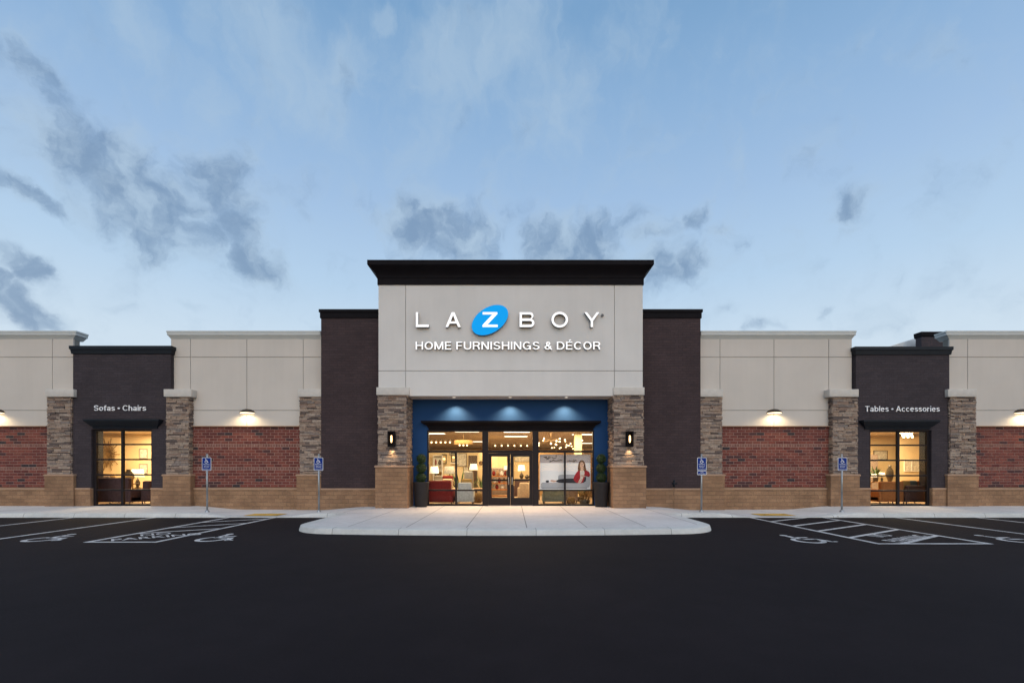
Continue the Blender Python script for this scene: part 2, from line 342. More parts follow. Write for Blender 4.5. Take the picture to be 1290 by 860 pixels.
GL = {                                                     # grotesque capitals and small letters as centre lines, cap height 1
 'H': (.72, [V_(.075), V_(.645), [(.075, .52), (.645, .52)]]), 'O': (.80, [earc(.40, .5, .325, .435, 0, 360, 32)]),
 'M': (.86, [V_(.075), V_(.785), [(.10, .98), (.43, .03)], [(.76, .98), (.43, .03)]]), 'E': (.62, [V_(.075), [(.075, .93), (.60, .93)], [(.075, .53), (.56, .53)], [(.075, .07), (.61, .07)]]),
 'F': (.58, [V_(.075), [(.075, .93), (.57, .93)], [(.075, .50), (.52, .50)]]), 'U': (.72, [[(.075, 1), (.075, .34)]+earc(.36, .34, .285, .275, 180, 360)+[(.645, .34), (.645, 1)]]),
 'R': (.69, [V_(.075), [(.075, .93), (.40, .93)]+earc(.40, .715, .205, .215, 90, -90)+[(.075, .50)], [(.40, .48), (.53, .38), (.585, .20), (.61, 0)]]), 'N': (.72, [V_(.075), V_(.645), [(.10, .96), (.62, .04)]]),
 'I': (.15, [V_(.075)]), 'S': (.67, [earc(.335, .725, .24, .205, 12, 270)+earc(.335, .285, .26, .215, 88, -165)]), 'G': (.80, [earc(.40, .5, .325, .435, 42, 335, 24), [(.70, .0), (.70, .46)], [(.42, .46), (.77, .46)]]),
 '&': (.70, [[(.69, 0), (.235, .63)]+earc(.345, .775, .135, .155, 210, -30)+[(.42, .60), (.20, .46)]+earc(.285, .265, .21, .195, 120, 320)+[(.62, .44)]]),
 'D': (.74, [V_(.075), [(.075, .93), (.34, .93)]+earc(.34, .5, .325, .43, 90, -90)+[(.075, .07)]]), 'C': (.76, [earc(.40, .5, .325, .435, 42, 318, 24)]), 'É': (.62, [V_(.075), [(.075, .93), (.60, .93)], [(.075, .53), (.56, .53)], [(.075, .07), (.61, .07)], [(.28, 1.09), (.46, 1.25)]]),
 'T': (.64, [[(0, .93), (.64, .93)], V_(.32)]), 'A': (.74, [[(.06, 0), (.37, .985)], [(.68, 0), (.37, .985)], [(.19, .31), (.55, .31)]]),
 'o': (.58, [earc(.29, .36, .22, .30, 0, 360, 24)]), 'f': (.34, [[(.16, 0), (.16, .76)]+earc(.30, .78, .14, .15, 180, 90, 6)+[(.35, .93)], [(0, .655), (.34, .655)]]),
 'a': (.56, [earc(.27, .50, .18, .16, 165, 0, 10)+[(.45, .5), (.45, .0)], earc(.25, .21, .18, .145, 0, 360, 20)]), 's': (.50, [earc(.25, .525, .165, .14, 15, 270)+earc(.25, .215, .185, .15, 88, -165)]),
 'h': (.56, [V_(.075), [(.075, .42)]+earc(.28, .44, .205, .22, 180, 0)+[(.485, 0)]]), 'i': (.15, [[(.075, 0), (.075, .72)], [(.075, .86), (.075, 1)]]), 'r': (.36, [[(.075, 0), (.075, .72)], [(.075, .40)]+earc(.30, .42, .22, .235, 170, 85, 6)]),
 'b': (.60, [V_(.075), earc(.30, .36, .225, .30, 0, 360, 24)]), 'l': (.15, [V_(.075)]), 'e': (.58, [earc(.29, .36, .22, .30, 8, 318, 22), [(.09, .385), (.50, .385)]]), 'c': (.54, [earc(.29, .36, .22, .30, 45, 315, 20)]),
 '•': (.32, [earc(.16, .45, .08, .08, 0, 360, 16)]), ' ': (.20, [])}
def place_text(body, x0, x1, zb, zt, y, depth, mats, parent, name='letter', sw=.15, gap=.13):
    """raised upright letters on a wall facing -Y; text spans x0..x1, caps zb..zt; one mesh per letter"""
    tot = sum(GL[c][0] for c in body)+gap*(len(body)-1); kx = (x1-x0)/tot; kz = zt-zb; x = x0
    for ch in body:
        wd, strokes = GL[ch]; m = MB()
        for si, st in enumerate(strokes):
            h = sw/2*(1.2 if ch == '•' else 1); closed = len(st) > 8 and abs(st[0][0]-st[-1][0])+abs(st[0][1]-st[-1][1]) < 1e-6
            n = len(st); Lf, Rt = [], []
            for i, p in enumerate(st):
                a = st[i-1] if i else (st[-2] if closed else st[0]); b = st[i+1] if i < n-1 else (st[1] if closed else st[-1])
                t1 = Vector((p[0]-a[0], p[1]-a[1])); t2 = Vector((b[0]-p[0], b[1]-p[1]))
                t1 = t1.normalized() if t1.length > 1e-9 else t2.normalized(); t2 = t2.normalized() if t2.length > 1e-9 else t1
                q = (t1+t2).normalized(); k = h/max(.6, q.dot(t1)); Lf.append((p[0]-q.y*k, p[1]+q.x*k)); Rt.append((p[0]+q.y*k, p[1]-q.x*k))
            yf = y-depth-.0006*si
            P = lambda p, yy: (x+p[0]*kx, yy, zb+p[1]*kz)
            for i in range(n-1):
                m.mi = 0; m.poly([P(Lf[i], yf), P(Rt[i], yf), P(Rt[i+1], yf), P(Lf[i+1], yf)][::1]); m.mi = 1
                m.poly([P(Lf[i], yf), P(Lf[i+1], yf), P(Lf[i+1], y), P(Lf[i], y)]); m.poly([P(Rt[i], yf), P(Rt[i], y), P(Rt[i+1], y), P(Rt[i+1], yf)])
            if not closed:
                for i in (0, n-1): m.poly([P(Lf[i], yf), P(Rt[i], yf), P(Rt[i], y), P(Lf[i], y)])
        if strokes: m.build(name, list(mats), parent)
        x += (wd+gap)*kx
def outline_letter(loops, x0, zb, y, depth, mats, parent, name='letter', bev=.008):
    c = bpy.data.curves.new('tmp_text', 'CURVE'); c.dimensions = '2D'; c.fill_mode = 'BOTH'; c.extrude = depth/2
    for lp in loops:
        s = c.splines.new('POLY'); s.points.add(len(lp)-1); s.use_cyclic_u = True
        for p, q in zip(s.points, lp): p.co = (q[0], q[1], 0, 1)
    me = mesh_of(c, name); pw = Vector(WL.get(parent, (0, 0, 0)))
    for v in me.vertices: x, yy, zz = v.co; v.co = Vector((x0+x, y-(zz+depth/2), zb+yy))-pw
    me.materials.clear()
    for m in mats: me.materials.append(m)
    me.update()
    for p in me.polygons: p.material_index = 0 if p.normal.y < -.9 else 1
    o = bpy.data.objects.new(name, me); COL.objects.link(o); o.parent = parent; WL[o] = WL[parent]; return o
def lamp(kind, name, loc, energy, col, parent=None, **k):
    d = bpy.data.lights.new(name, kind); d.energy = energy; d.color = col; rot = k.pop('rot', None)
    for a, b in k.items(): setattr(d, a, b)
    o = bpy.data.objects.new(name, d); COL.objects.link(o)
    if parent: o.parent = parent; o.location = Vector(loc)-Vector(WL[parent])
    else: o.location = loc
    if rot: o.rotation_euler = rot
    return o

# ================================================================ SETTING
g = MB(); g.poly([(-400, -300, 0), (400, -300, 0), (400, 500, 0), (-400, 500, 0)]); struct(g.build('parking_lot', M['asphalt']))
YC = 16.41                                                # kerb line
def dipf(x, a0, a1, b0, b1, hi, lo):
    if x <= a0 or x >= b1: return hi
    if x < a1: t = (x-a0)/(a1-a0)
    elif x > b0: t = (b1-x)/(b1-b0)
    else: t = 1
    t = t*t*(3-2*t); return hi+(lo-hi)*t
def zk(x): return min(dipf(x, -10.9, -9.4, -8.0, -6.6, .145, .018), dipf(x, 6.9, 8.2, 10.2, 11.7, .145, .018))
def zf(x): return min(dipf(x, -12.8, -10.7, -7.8, -5.5, .163, .018), dipf(x, 5.3, 7.4, 10.8, 12.9, .163, .018))
XL, XR = -5.85, 5.48
def front(x): t = (x+.2)/5.2; return 11.98+.38*t*t
def island():
    pts = []
    r = 1.3
    for k in range(13):                                       # left corner
        a = pi+k/12*pi/2; pts.append((XL+r+r*cos(a), front(XL+r)+r+r*sin(a)))
    n = 30
    for k in range(1, n): x = XL+r+(XR-XL-2*r)*k/n; pts.append((x, front(x)))
    for k in range(13): a = 1.5*pi+k/12*pi/2; pts.append((XR-r+r*cos(a), front(XR-r)+r+r*sin(a)))
    return pts
isl = island()
path = [(-34+.25*k, YC) for k in range(int((34+XL-.35)/.25))]+[(XL-.35, YC)]
path += [(XL-.35+.35*sin(k/6*pi/2), YC-.35+.35*cos(k/6*pi/2)) for k in range(1, 7)]
path += [(XL, 15.0)]+isl+[(XR, 15.0)]
path += [(XR+.35-.35*cos(k/6*pi/2), YC-.35+.35*sin(k/6*pi/2)) for k in range(7)]
x = XR+.5
while x < 34: path.append((x, YC)); x += .25
def normals(pl):
    out = []
    for i in range(len(pl)):
        a = pl[max(0, i-1)]; b = pl[min(len(pl)-1, i+1)]; t = Vector((b[0]-a[0], b[1]-a[1])); t.normalize(); out.append((-t.y, t.x))
    return out
nrm = normals(path); KW = .36
kb = MB(); prof = [(-.005, -.05), (.0, .02), (.035, -1), (.075, -2), (KW, -3)]
rings = []
for (p, nn) in zip(path, nrm):
    h = zk(p[0]) if p[1] > 15.5 else .145; rg = []
    for (o, z) in prof:
        zz = {-1: max(.022, h-.018), -2: max(.024, h-.003), -3: h+.006}.get(z, z)
        if z == .02: zz = min(.02, h)
        rg.append((p[0]+nn[0]*o, p[1]+nn[1]*o, zz))
    rings.append(rg)
for a, b in zip(rings[:-1], rings[1:]):
    for k in range(len(prof)-1): kb.poly([a[k], b[k], b[k+1], a[k+1]], True)
struct(kb.build('kerb', M['kerb']))
inner = [(p[0]+n[0]*KW, p[1]+n[1]*KW) for p, n in zip(path, nrm)]
i0 = next(i for i, p in enumerate(path) if p == (XL, 15.0)); i1 = next(i for i, p in enumerate(path) if p == (XR, 15.0))
isin = sorted(inner[i0:i1+1])
def yin(x):
    if x < isin[0][0]-1e-6 or x > isin[-1][0]+1e-6: return YC+KW
    for a, b in zip(isin[:-1], isin[1:]):
        if a[0] <= x <= b[0]:
            return a[1]+(b[1]-a[1])*((x-a[0])/(b[0]-a[0]) if b[0] > a[0]+1e-9 else 1)
    return YC+KW
sw = MB()
xl, xr = isin[0][0], isin[-1][0]
def swz(x, y):
    t = min(1, max(0, (y-YC-KW)/(19.0-YC-KW))); return zk(x)+.006+(zf(x)-zk(x)-.006)*t if y > YC else .151
def strip(x0, x1, y0a, y0b):
    n = 8
    for k in range(n):
        ya, yb = y0a+(19.6-y0a)*k/n, y0b+(19.6-y0b)*k/n; ya2, yb2 = y0a+(19.6-y0a)*(k+1)/n, y0b+(19.6-y0b)*(k+1)/n
        sw.poly([(x0, ya, swz(x0, ya)), (x1, yb, swz(x1, yb)), (x1, yb2, swz(x1, yb2)), (x0, ya2, swz(x0, ya2))], True)
def yfil(x):
    for cx in (XL-.35, XR+.35):
        if abs(x-cx) < .35+KW and (cx-x)*(1 if cx > 0 else -1) >= 0: return YC-.35+sqrt(max(0, (.35+KW)**2-(x-cx)**2))
    return YC+KW
xs = [-34+.2*k for k in range(int((34+xl)/.2)+1)]+[xl-.71+.1*k for k in range(8)]
xs.sort()
xs = [x for x in xs if x < xl-.01]+[xl]
for a, b in zip(xs[:-1], xs[1:]): strip(a, b, yfil(a), yfil(b))
mid = sorted(set([xl, xr]+[p[0] for p in isin if xl < p[0] < xr]))
mid = [m for i, m in enumerate(mid) if i == 0 or m-mid[i-1] > 1e-3]
for a, b in zip(mid[:-1], mid[1:]): strip(a, b, yin(a+1e-4), yin(b-1e-4))
xs = sorted([xr]+[xr+.2*k for k in range(1, 142)]+[xr+.1*k+.0097 for k in range(0, 8)])
for a, b in zip(xs[:-1], xs[1:]): strip(a, b, yfil(a), yfil(b))
struct(sw.build('sidewalk', M['walk']))

# ---- painted markings, sheets 4 mm above the asphalt
def line(mb, a, b, wd=.12, z=.004):
    a = Vector(a); b = Vector(b); t = (b-a).normalized(); n = Vector((-t.y, t.x))*wd/2
    mb.poly([(*(a+n), z)[:3] if False else ((a+n).x, (a+n).y, z), ((b+n).x, (b+n).y, z), ((b-n).x, (b-n).y, z), ((a-n).x, (a-n).y, z)][::-1])
def mark(name, segs, wd=.12):
    mb = MB()
    for i, (a, b) in enumerate(segs): line(mb, a, b, wd, .004+.0006*i)
    return struct(mb.build(name, M['paint']))
YE = 10.92
for xx in (-14.86, -12.1, 13.0, 15.75): mark('stall_line', [((xx, 16.39), (xx, YE))])
mark('access_aisle_marking', [((-8.05, 16.39), (-8.05, YE)), ((-9.6, 16.39), (-9.6, YE)), ((-9.65, YE), (-8.0, YE)), ((-9.6, 14.9), (-8.05, 16.0)), ((-9.6, 13.5), (-8.05, 14.7)), ((-9.6, 12.3), (-8.05, 13.4))], .12)
mark('access_aisle_marking', [((8.1, 16.39), (8.1, 10.68)), ((10.55, 16.39), (10.55, 10.68)), ((8.05, 10.68), (10.6, 10.68)), ((10.5, 11.95), (8.65, 10.70)), ((10.5, 13.16), (8.12, 11.62)), ((10.5, 14.36), (8.12, 12.82)), ((10.5, 15.5), (8.12, 13.96)), ((9.9, 16.3), (8.12, 15.15))], .12)
def ground_text(lines, cx, cy, rot, hh, wds):
    mb = MB(); ca, sa = cos(rot), sin(rot)
    for body, (ox, oy), wd in zip(lines, [(0, hh*.72), (0, -hh*.72)], wds):
        me = text_mesh(body, 0, .015); a, b, c, d = bounds(me)
        vs = []
        for v in me.vertices:
            u = ((v.co.x-a)/(b-a)-.5)*wd+ox; t = ((v.co.y-c)/(d-c)-.5)*hh+oy
            vs.append((cx+u*ca-t*sa, cy+u*sa+t*ca, .0085))
        mb.mesh(vs, [tuple(p.vertices) for p in me.polygons])
    return struct(mb.build('no_parking_lettering', M['paint']))
ground_text(['NO', 'PARKING'], -8.80, 11.98, R(40), .42, (.62, 1.75))
ground_text(['NO', 'PARKING'], 9.25, 11.72, R(31), .42, (.62, 1.80))
def isa(mb, cx, cy, s, put):                                   # wheelchair symbol in a unit square, put(u, v) -> 3D
    def seg(a, b, wd):
        a = Vector(a); b = Vector(b); t = (b-a).normalized(); n = Vector((-t.y, t.x))*wd/2
        mb.poly([put(*(a-n)), put(*(b-n)), put(*(b+n)), put(*(a+n))])
    def disc(c, r): mb.poly([put(c[0]+r*cos(k*pi/8), c[1]+r*sin(k*pi/8)) for k in range(16)])
    disc((.36, .93), .075)
    seg((.37, .84), (.42, .42), .10); seg((.39, .66), (.68, .66), .075); seg((.38, .46), (.72, .46), .10); seg((.70, .49), (.84, .14), .10); seg((.81, .155), (.93, .20), .075)
    pr = None
    for k in range(19):
        a = R(118+k*13.5); q = (.44+.30*cos(a), .30+.30*sin(a)); q2 = (.44+.21*cos(a), .30+.21*sin(a))
        if pr: mb.poly([put(*pr[0]), put(*q), put(*q2), put(*pr[1])])
        pr = (q, q2)
for cx, cy in ((-10.95, 11.62), (-6.98, 11.65), (6.9, 11.42), (11.75, 11.42)):
    mb = MB(); isa(mb, 0, 0, 1, lambda u, v: (cx+(u-.5)*1.15, cy+(v-.5)*1.35, .005)); struct(mb.build('wheelchair_pavement_symbol', M['paint']))
def tactile(x0, x1):
    mb = MB(); y0, y1 = 16.72, 17.5
    n = 8
    for i in range(n):
        a, b = x0+(x1-x0)*i/n, x0+(x1-x0)*(i+1)/n
        for k in range(4):
            ya, yb = y0+(y1-y0)*k/4, y0+(y1-y0)*(k+1)/4
            mb.poly([(a, ya, swz(a, ya)+.014), (b, ya, swz(b, ya)+.014), (b, yb, swz(b, yb)+.014), (a, yb, swz(a, yb)+.014)])
    nx, ny = int((x1-x0)/.075), 10
    for i in range(nx):
        for j in range(ny):
            cx, cy = x0+.04+i*.075, y0+.04+j*.075; mb.lathe([(.018, 0), (.013, .006), (.0005, .007)], (cx, cy, swz(cx, cy)+.014), 6)
    return struct(mb.build('tactile_paving', M['tactile']))
tactile(-9.30, -8.12); tactile(8.62, 9.85)

# ================================================================ STORE
B = thing('store_building', 'long single storey furniture store with a tall cream entrance portal, dark towers and brick wings', 'building', (0, 19.5, 0))
YEI, YBR, YBS, YCO, YCB, YBAY, YTW, YP, YBL = 19.5, 19.47, 19.40, 19.26, 19.19, 19.31, 19.12, 18.4, 19.4
zi = {k: Z(v, YEI) for k, v in dict(top=417.5, cb=427, j1=449.7, j2=516.7, bot=536.6, brt=537.4, brb=613.5).items()}
def eifs_wall(x0, x1, vj, ends, nm='render_wall'):
    mb = MB(); g = .011; xs = [x0]+vj+[x1]; zs = [zi['bot'], zi['j2'], zi['j1'], zi['cb']+.02]
    for i in range(len(xs)-1):
        for k in range(3):
            mb.box(xs[i]+(g if i else 0), xs[i+1]-(g if i < len(xs)-2 else 0), YEI, YEI+.06, zs[k]+(g if k else 0), zs[k+1]-(g if k < 2 else 0))
    mb.mi = 1; mb.box(x0+.004, x1-.004, YEI+.02, YEI+.3, zi['bot']+.004, zi['cb'])
    wl = mb.build(nm, [M['eifs'], M['joint']], B)
    c = MB(); t, b = zi['top'], zi['cb']
    c.cornice(x0, x1, YEI, YEI+.45, [(.0, b), (.07, b+.12), (.10, b+.14), (.10, t-.07), (.115, t-.06), (.115, t)], ends); c.build('coping', M['coping'], wl)
    return wl
def brick_panel(x0, x1):
    rw = random.Random(int(x0*100)); z0, z1 = zi['brb'], zi['brt']; nr = 21; h = (z1-z0)/nr; bl = .307; m = MB(); bands = {6: MB(), 14: MB()}
    for r in range(nr):
        isb = r in (6, 14); xx = x0-(.5*bl if r % 2 else 0)
        ln = .105 if isb else bl
        if isb: xx = x0
        while xx < x1:
            a, b = max(xx, x0), min(xx+ln-.016, x1)
            if b-a > .02:
                d = rw.uniform(-.002, .003); zz = z0+r*h
                (bands[r] if isb else m).box(a, b, YBR-d, YBR+.05, zz+.006, zz+h-.006)
            xx += ln
    m.mi = 1; m.box(x0, x1, YBR+.008, YBR+.2, z0, z1-.002)
    p = m.build('brick_panel', [M['brick'], M['mortar']], B)
    for bb in bands.values(): bb.build('rowlock_band', M['brickband'], p)
    s = MB(); s.box(x0, x1, YBR-.10, YBR+.02, z1, z1+.03); s.build('sill', M['blockcap'], p)
def base_course(x0, x1, yf=YBS, depth=.3, zt=None):
    zt = zi['brb'] if zt is None else zt
    m = MB(); m.box(x0, x1, yf, yf+depth, -.05, zt-.085); p = m.build('base_course', M['block'], B)
    c = MB(); c.poly([(x0, yf-.02, zt-.085), (x1, yf-.02, zt-.085), (x1, yf-.02, zt-.025), (x0, yf-.02, zt-.025)]); c.poly([(x0, yf-.02, zt-.025), (x1, yf-.02, zt-.025), (x1, yf+depth, zt), (x0, yf+depth, zt)])
    c.poly([(x0, yf-.02, zt-.085), (x0, yf, zt-.085), (x1, yf, zt-.085), (x1, yf-.02, zt-.085)]); c.poly([(x0, yf-.02, zt-.085), (x0, yf-.02, zt-.025), (x0, yf+depth, zt), (x0, yf+depth, zt-.085)]); c.poly([(x1, yf-.02, zt-.085), (x1, yf+depth, zt-.085), (x1, yf+depth, zt), (x1, yf-.02, zt-.025)])
    c.build('sill', M['blockcap'], p)
def stones(mb, face, a0, a1, z0, z1, yf, rw):                   # ledge stones on one face
    z = z0
    while z < z1-.01:
        h = min(rw.choice((.035, .05, .06, .075, .09)), z1-z)
        if z1-z-h < .05: h = z1-z
        a = a0+rw.uniform(-.3, 0)
        while a < a1:
            ln = rw.uniform(.14, .50); s, e = max(a, a0), min(a+ln, a1); a += ln
            if e-s < .03: continue
            d = rw.uniform(.0, .045); gx = .004
            if face == 'f': mb.box(s+gx, e-gx, yf-d, yf+.08, z+.004, z+h-.004)
            elif face == 'l': mb.box(yf-d, yf+.08, s+gx, e-gx, z+.004, z+h-.004)
            else: mb.box(yf-.08, yf+d, s+gx, e-gx, z+.004, z+h-.004)
        z += h
def column(x0, x1, bx0, bx1, cx0, cx1, yf, yb, zc0, zc1, zs, ybf):
    rw = random.Random(int(x0*37)); m = MB()
    stones(m, 'f', x0, x1, zs, zc0, yf, rw); stones(m, 'l', yf+.0, yb, zs, zc0, x0+.0, rw); stones(m, 'r', yf+.0, yb, zs, zc0, x1, rw)
    m.mi = 1; m.box(x0+.03, x1-.03, yf+.025, yb, zs, zc0)
    p = m.build('stone_column', [M['stone'], M['stonecore']], B)
    c = MB(); dd = yf-(ybf-.03)
    c.rbox(cx0, cx1, yf-.10, yb, zc0, zc1, .012, 2); c.build('cap', M['precast'], p)
    b = MB(); b.box(bx0, bx1, ybf, yb, -.05, zs-.075); b.build('plinth', M['block'], p)
    s = MB(); s.cornice(bx0, bx1, ybf, yb, [(.0, zs-.075), (.028, zs-.07), (.028, zs-.022), (.0, zs)], (1, 1)); s.build('sill', M['blockcap'], p)
def col_px(s0, s1, b0, b1, c0, c1):
    column(X(s0, YCO), X(s1, YCO), X(b0, YCB), X(b1, YCB), X(c0, YCO-.1), X(c1, YCO-.1), YCO, YEI+.05, Z(500, YCO), Z(490, YCO-.1), Z(597, YCO), YCB)
for c in ((60, 89.5, 56, 92.5, 57, 92.5), (210, 238, 205, 239.8, 206, 241), (378, 409, 373.5, 412, 375.5, 411), (878, 909, 875, 913, 876, 911), (1049, 1080, 1046.5, 1083, 1045, 1082), (1196.5, 1229, 1194, 1233, 1194.5, 1231)): col_px(*c)
xe = lambda p: X(p, YEI)
eifs_wall(-27, xe(92.3), [-24.4, -22.0, xe(-2), xe(66)], (1, 2.0))
eifs_wall(xe(215.5), xe(405), [xe(240), xe(311), xe(382)], (1, 0))
eifs_wall(xe(882), xe(1073), [xe(907), xe(975), xe(1044)], (0, 1))
eifs_wall(xe(1196), 27, [xe(1219), xe(1290.5), 22.6, 24.9], (2.0, 1))
brick_panel(-26.98, xe(62)); brick_panel(xe(236), xe(381)); brick_panel(xe(905), xe(1050)); brick_panel(xe(1225), 26.98)
base_course(-27, xe(62)); base_course(xe(238), xe(379)); base_course(xe(907), xe(1048)); base_course(xe(1227), 27)
# dark towers beside the portal
def tower(x0, x1, lab, ends):
    zt, zb = Z(390, YTW), Z(401, YTW); m = MB(); m.box(x0, x1, YTW, YTW+1.6, zi['brb']-.04, zb+.02); p = m.build('tower_wall', M['tower'], B)
    c = MB(); c.cornice(x0, x1, YTW, YTW+1.7, [(.0, zb), (.035, zb+.01), (.035, zt-.12), (.07, zt-.11), (.07, zt)], ends); c.build('cornice', M['black'], p)
    base_course(x0, x1, YTW-.05, .5)
tower(X(404.5, YTW), -5.085, '', (1, 0)); tower(4.985, X(882.5, YTW), '', (0, 1))
# window bays
def bay(x0, x1, w0, w1, c0, c1, zoff, hz, mul):
    yf = YBAY; zt, zb = Z(436+zoff, yf), Z(446+zoff, yf); wt = Z(540.5+zoff, yf); zsl = Z(613.5, yf)
    W0, W1 = X(w0, yf), X(w1, yf); m = MB(); d = .32
    m.box(x0, W0, yf, yf+d, zsl-.04, zb+.02); m.box(W1, x1, yf, yf+d, zsl-.04, zb+.02); m.box(W0, W1, yf, yf+d, wt, zb+.02)
    m.box(x0, x0+.2, yf+d, yf+1.2, zsl, zb+.02); m.box(x1-.2, x1, yf+d, yf+1.2, zsl, zb+.02)
    p = m.build('bay_wall', M['bay'], B)
    c = MB(); c.cornice(x0, x1, yf, yf+1.2, [(.0, zb), (.04, zb+.01), (.06, zt-.15), (.09, zt-.13), (.09, zt)]); c.build('cornice', M['navy'], p)
    base_course(x0, W0, yf-.05, .35, zsl); base_course(W1, x1, yf-.05, .35, zsl)
    cp = MB(); ct, cb = Z(527.5+zoff, yf-.3), Z(539.5+zoff, yf-.05); C0, C1 = X(c0, yf-.3)+.26, X(c1, yf-.3)-.26
    cp.cornice(C0, C1, yf, yf+.01, [(.04, cb), (.06, cb+.08), (.12, cb+.13), (.24, ct-.09), (.26, ct-.07), (.26, ct), (.0, ct+.03)]); cp.build('canopy', M['navy'], p)
    # window
    zb0 = .15; fw = .06; y0, y1 = yf+.10, yf+.20; f = MB()
    f.box(W0, W0+fw+.05, y0, y1, zb0, wt); f.box(W1-fw-.03, W1, y0, y1, zb0, wt); f.box(W0+fw+.05, W1-fw-.03, y0, y1, wt-.07, wt); f.box(W0+fw+.05, W1-fw-.03, y0, y1, zb0, zb0+.08)
    xm = X(mul, yf+.1); f.box(xm-.045, xm+.045, y0+.002, y1-.002, zb0+.08, wt-.07)
    for hy in hz: zz = Z(hy, yf+.1); f.box(W0+fw+.05, xm-.045, y0+.01, y1-.01, zz-.030, zz+.030); f.box(xm+.045, W1-fw-.03, y0+.01, y1-.01, zz-.030, zz+.030)
    fo = f.build('window', M['frame'], B)
    zs = [zb0+.08]+[Z(h, yf+.1) for h in hz[::-1]]+[wt-.07]
    for (a, b) in ((W0+fw+.05, xm-.045), (xm+.045, W1-fw-.03)):
        for k in range(len(zs)-1): gl = MB(); gl.box(a, b, yf+.147, yf+.153, zs[k]+(.030 if k else 0), zs[k+1]-(.030 if k < len(zs)-2 else 0)); gl.build('pane', M['glass'], fo)
bay(X(92, YBAY), X(215, YBAY), 115, 191, 103, 199, 0, (559.5, 578.5, 597.8, 617), 153.7)
bay(X(1078.5, YBAY), X(1196, YBAY), 1095.5, 1173.5, 1089, 1186, 1, (560.5, 579.5, 598.8, 617.8), 1132)
# portal
PX0, PX1 = -5.08, 4.975; zpb = Z(498.5, YP); zpt = Z(359, YP)
m = MB(); g = .011; xs = [PX0, X(511, YP), X(774, YP), PX1]; zs = [zpb, Z(467, YP), zpt+.02]
for i in range(3):
    for k in range(2): m.box(xs[i]+(g if i else 0), xs[i+1]-(g if i < 2 else 0), YP, YP+.06, zs[k]+(g if k else 0), zs[k+1]-(g if k < 1 else 0))
m.mi = 1; m.box(PX0+.004, PX1-.004, YP+.02, YP+2.4, zpb+.012, zpt)
m.mi = 0; m.box(PX0, PX0+.05, YP+.065, YP+2.4, zpb, zpt+.02); m.box(PX1-.05, PX1, YP+.065, YP+2.4, zpb, zpt+.02)
pw = m.build('portal_wall', [M['eifs2'], M['joint']], B)
c = MB(); ct, cb = Z(327.3, YP-.33), Z(359, YP)
cp = [(.035, cb), (.035, cb+.235), (.055, cb+.25)]
for k in range(9): t = k/8; cp.append((.06+.25*(1-cos(t*pi/2)) if False else .06+.25*t**1.7, cb+.28+(ct-.20-cb-.28)*t**.9))
cp += [(.335, ct-.17), (.335, ct)]
c.cornice(PX0, PX1, YP, YP+2.5, cp); c.build('cornice', M['black'], pw)
s = MB(); s.box(-4.0, 3.88, YP+.07, YBL, zpb+.004, zpb+.010); s.build('soffit', M['soffit'], pw)
ybf = 18.33; zs_ = Z(586, YP)
column(-5.09, -4.02, X(472.7, ybf), X(513.3, ybf), X(474, YP-.1), X(515.5, YP-.1), YP, YBL+.2, Z(497.3, YP-.1), Z(487.5, YP-.1), zs_, ybf)
column(3.87, 4.99, X(772, ybf), X(814, ybf), X(773, YP-.1), X(812, YP-.1), YP, YBL+.2, Z(497.3, YP-.1), Z(487.5, YP-.1), zs_, ybf)
yb_ = YBL; SX0, SX1 = X(538, yb_), X(748.5, yb_); SZT = Z(541.5, yb_)
m = MB(); m.box(-4.05, SX0, yb_, yb_+.3, -.02, zpb+.02); m.box(SX1, 3.9, yb_, yb_+.3, -.02, zpb+.02); m.box(SX0, SX1, yb_, yb_+.3, SZT, zpb+.02)
bw = m.build('blue_entrance_wall', M['blue'], B)
cp = MB(); ct, cb = Z(529.5, yb_-.33), SZT+.0; C0, C1 = X(530, yb_-.33)+.30, X(757.5, yb_-.33)-.30
pf = [(.03, cb), (.05, cb+.08), (.08, cb+.10)]+[(.08+.19*(k/6)**1.6, cb+.12+(ct-.10-cb-.12)*(k/6)**.9) for k in range(7)]+[(.30, ct-.08), (.30, ct), (.0, ct+.03)]
cp.cornice(C0, C1, yb_, yb_+.01, pf); cp.build('canopy', M['black'], bw)
y0, y1 = yb_+.04, yb_+.16; ZB = .163
def shop_window(x0, x1, mul, rails, pan_top):
    f = MB(); fw = .055; zt = SZT
    f.box(x0, x0+fw, y0, y1, ZB, zt); f.box(x1-fw, x1, y0, y1, ZB, zt); f.box(x0+fw, x1-fw, y0, y1, zt-.06, zt); f.box(x0+fw, x1-fw, y0, y1, ZB, ZB+.07)
    zr = Z(568.5, y0); f.box(x0+fw, x1-fw, y0+.003, y1-.003, zr-.04, zr+.04); xm = X(mul, y0); f.box(xm-.035, xm+.035, y0+.006, y1-.006, ZB+.07, zr-.04)
    zl = Z(617.3, y0); f.box(x0+fw, xm-.035, y0+.008, y1-.008, zl-.03, zl+.03); f.box(xm+.035, x1-fw, y0+.008, y1-.008, zl-.03, zl+.03)
    o = f.build('window', M['frame'], B); ym = yb_+.10
    for a, b, c_, d in ((x0+fw, x1-fw, zr+.04, zt-.06), (x0+fw, xm-.035, zl+.03, zr-.04), (xm+.035, x1-fw, zl+.03, zr-.04), (x0+fw, xm-.035, ZB+.07, zl-.03), (xm+.035, x1-fw, ZB+.07, zl-.03)):
        q = MB(); q.box(a, b, ym-.003, ym+.003, c_, d); q.build('pane', M['glass'], o)
DX0, DX1 = X(609.3, y0), X(676.8, y0)
shop_window(SX0, DX0, 574.4, None, None); shop_window(DX1, SX1, 711.8, None, None)
f = MB(); dt = Z(569, y0); px0, px1 = X(615, y0), X(671, y0)
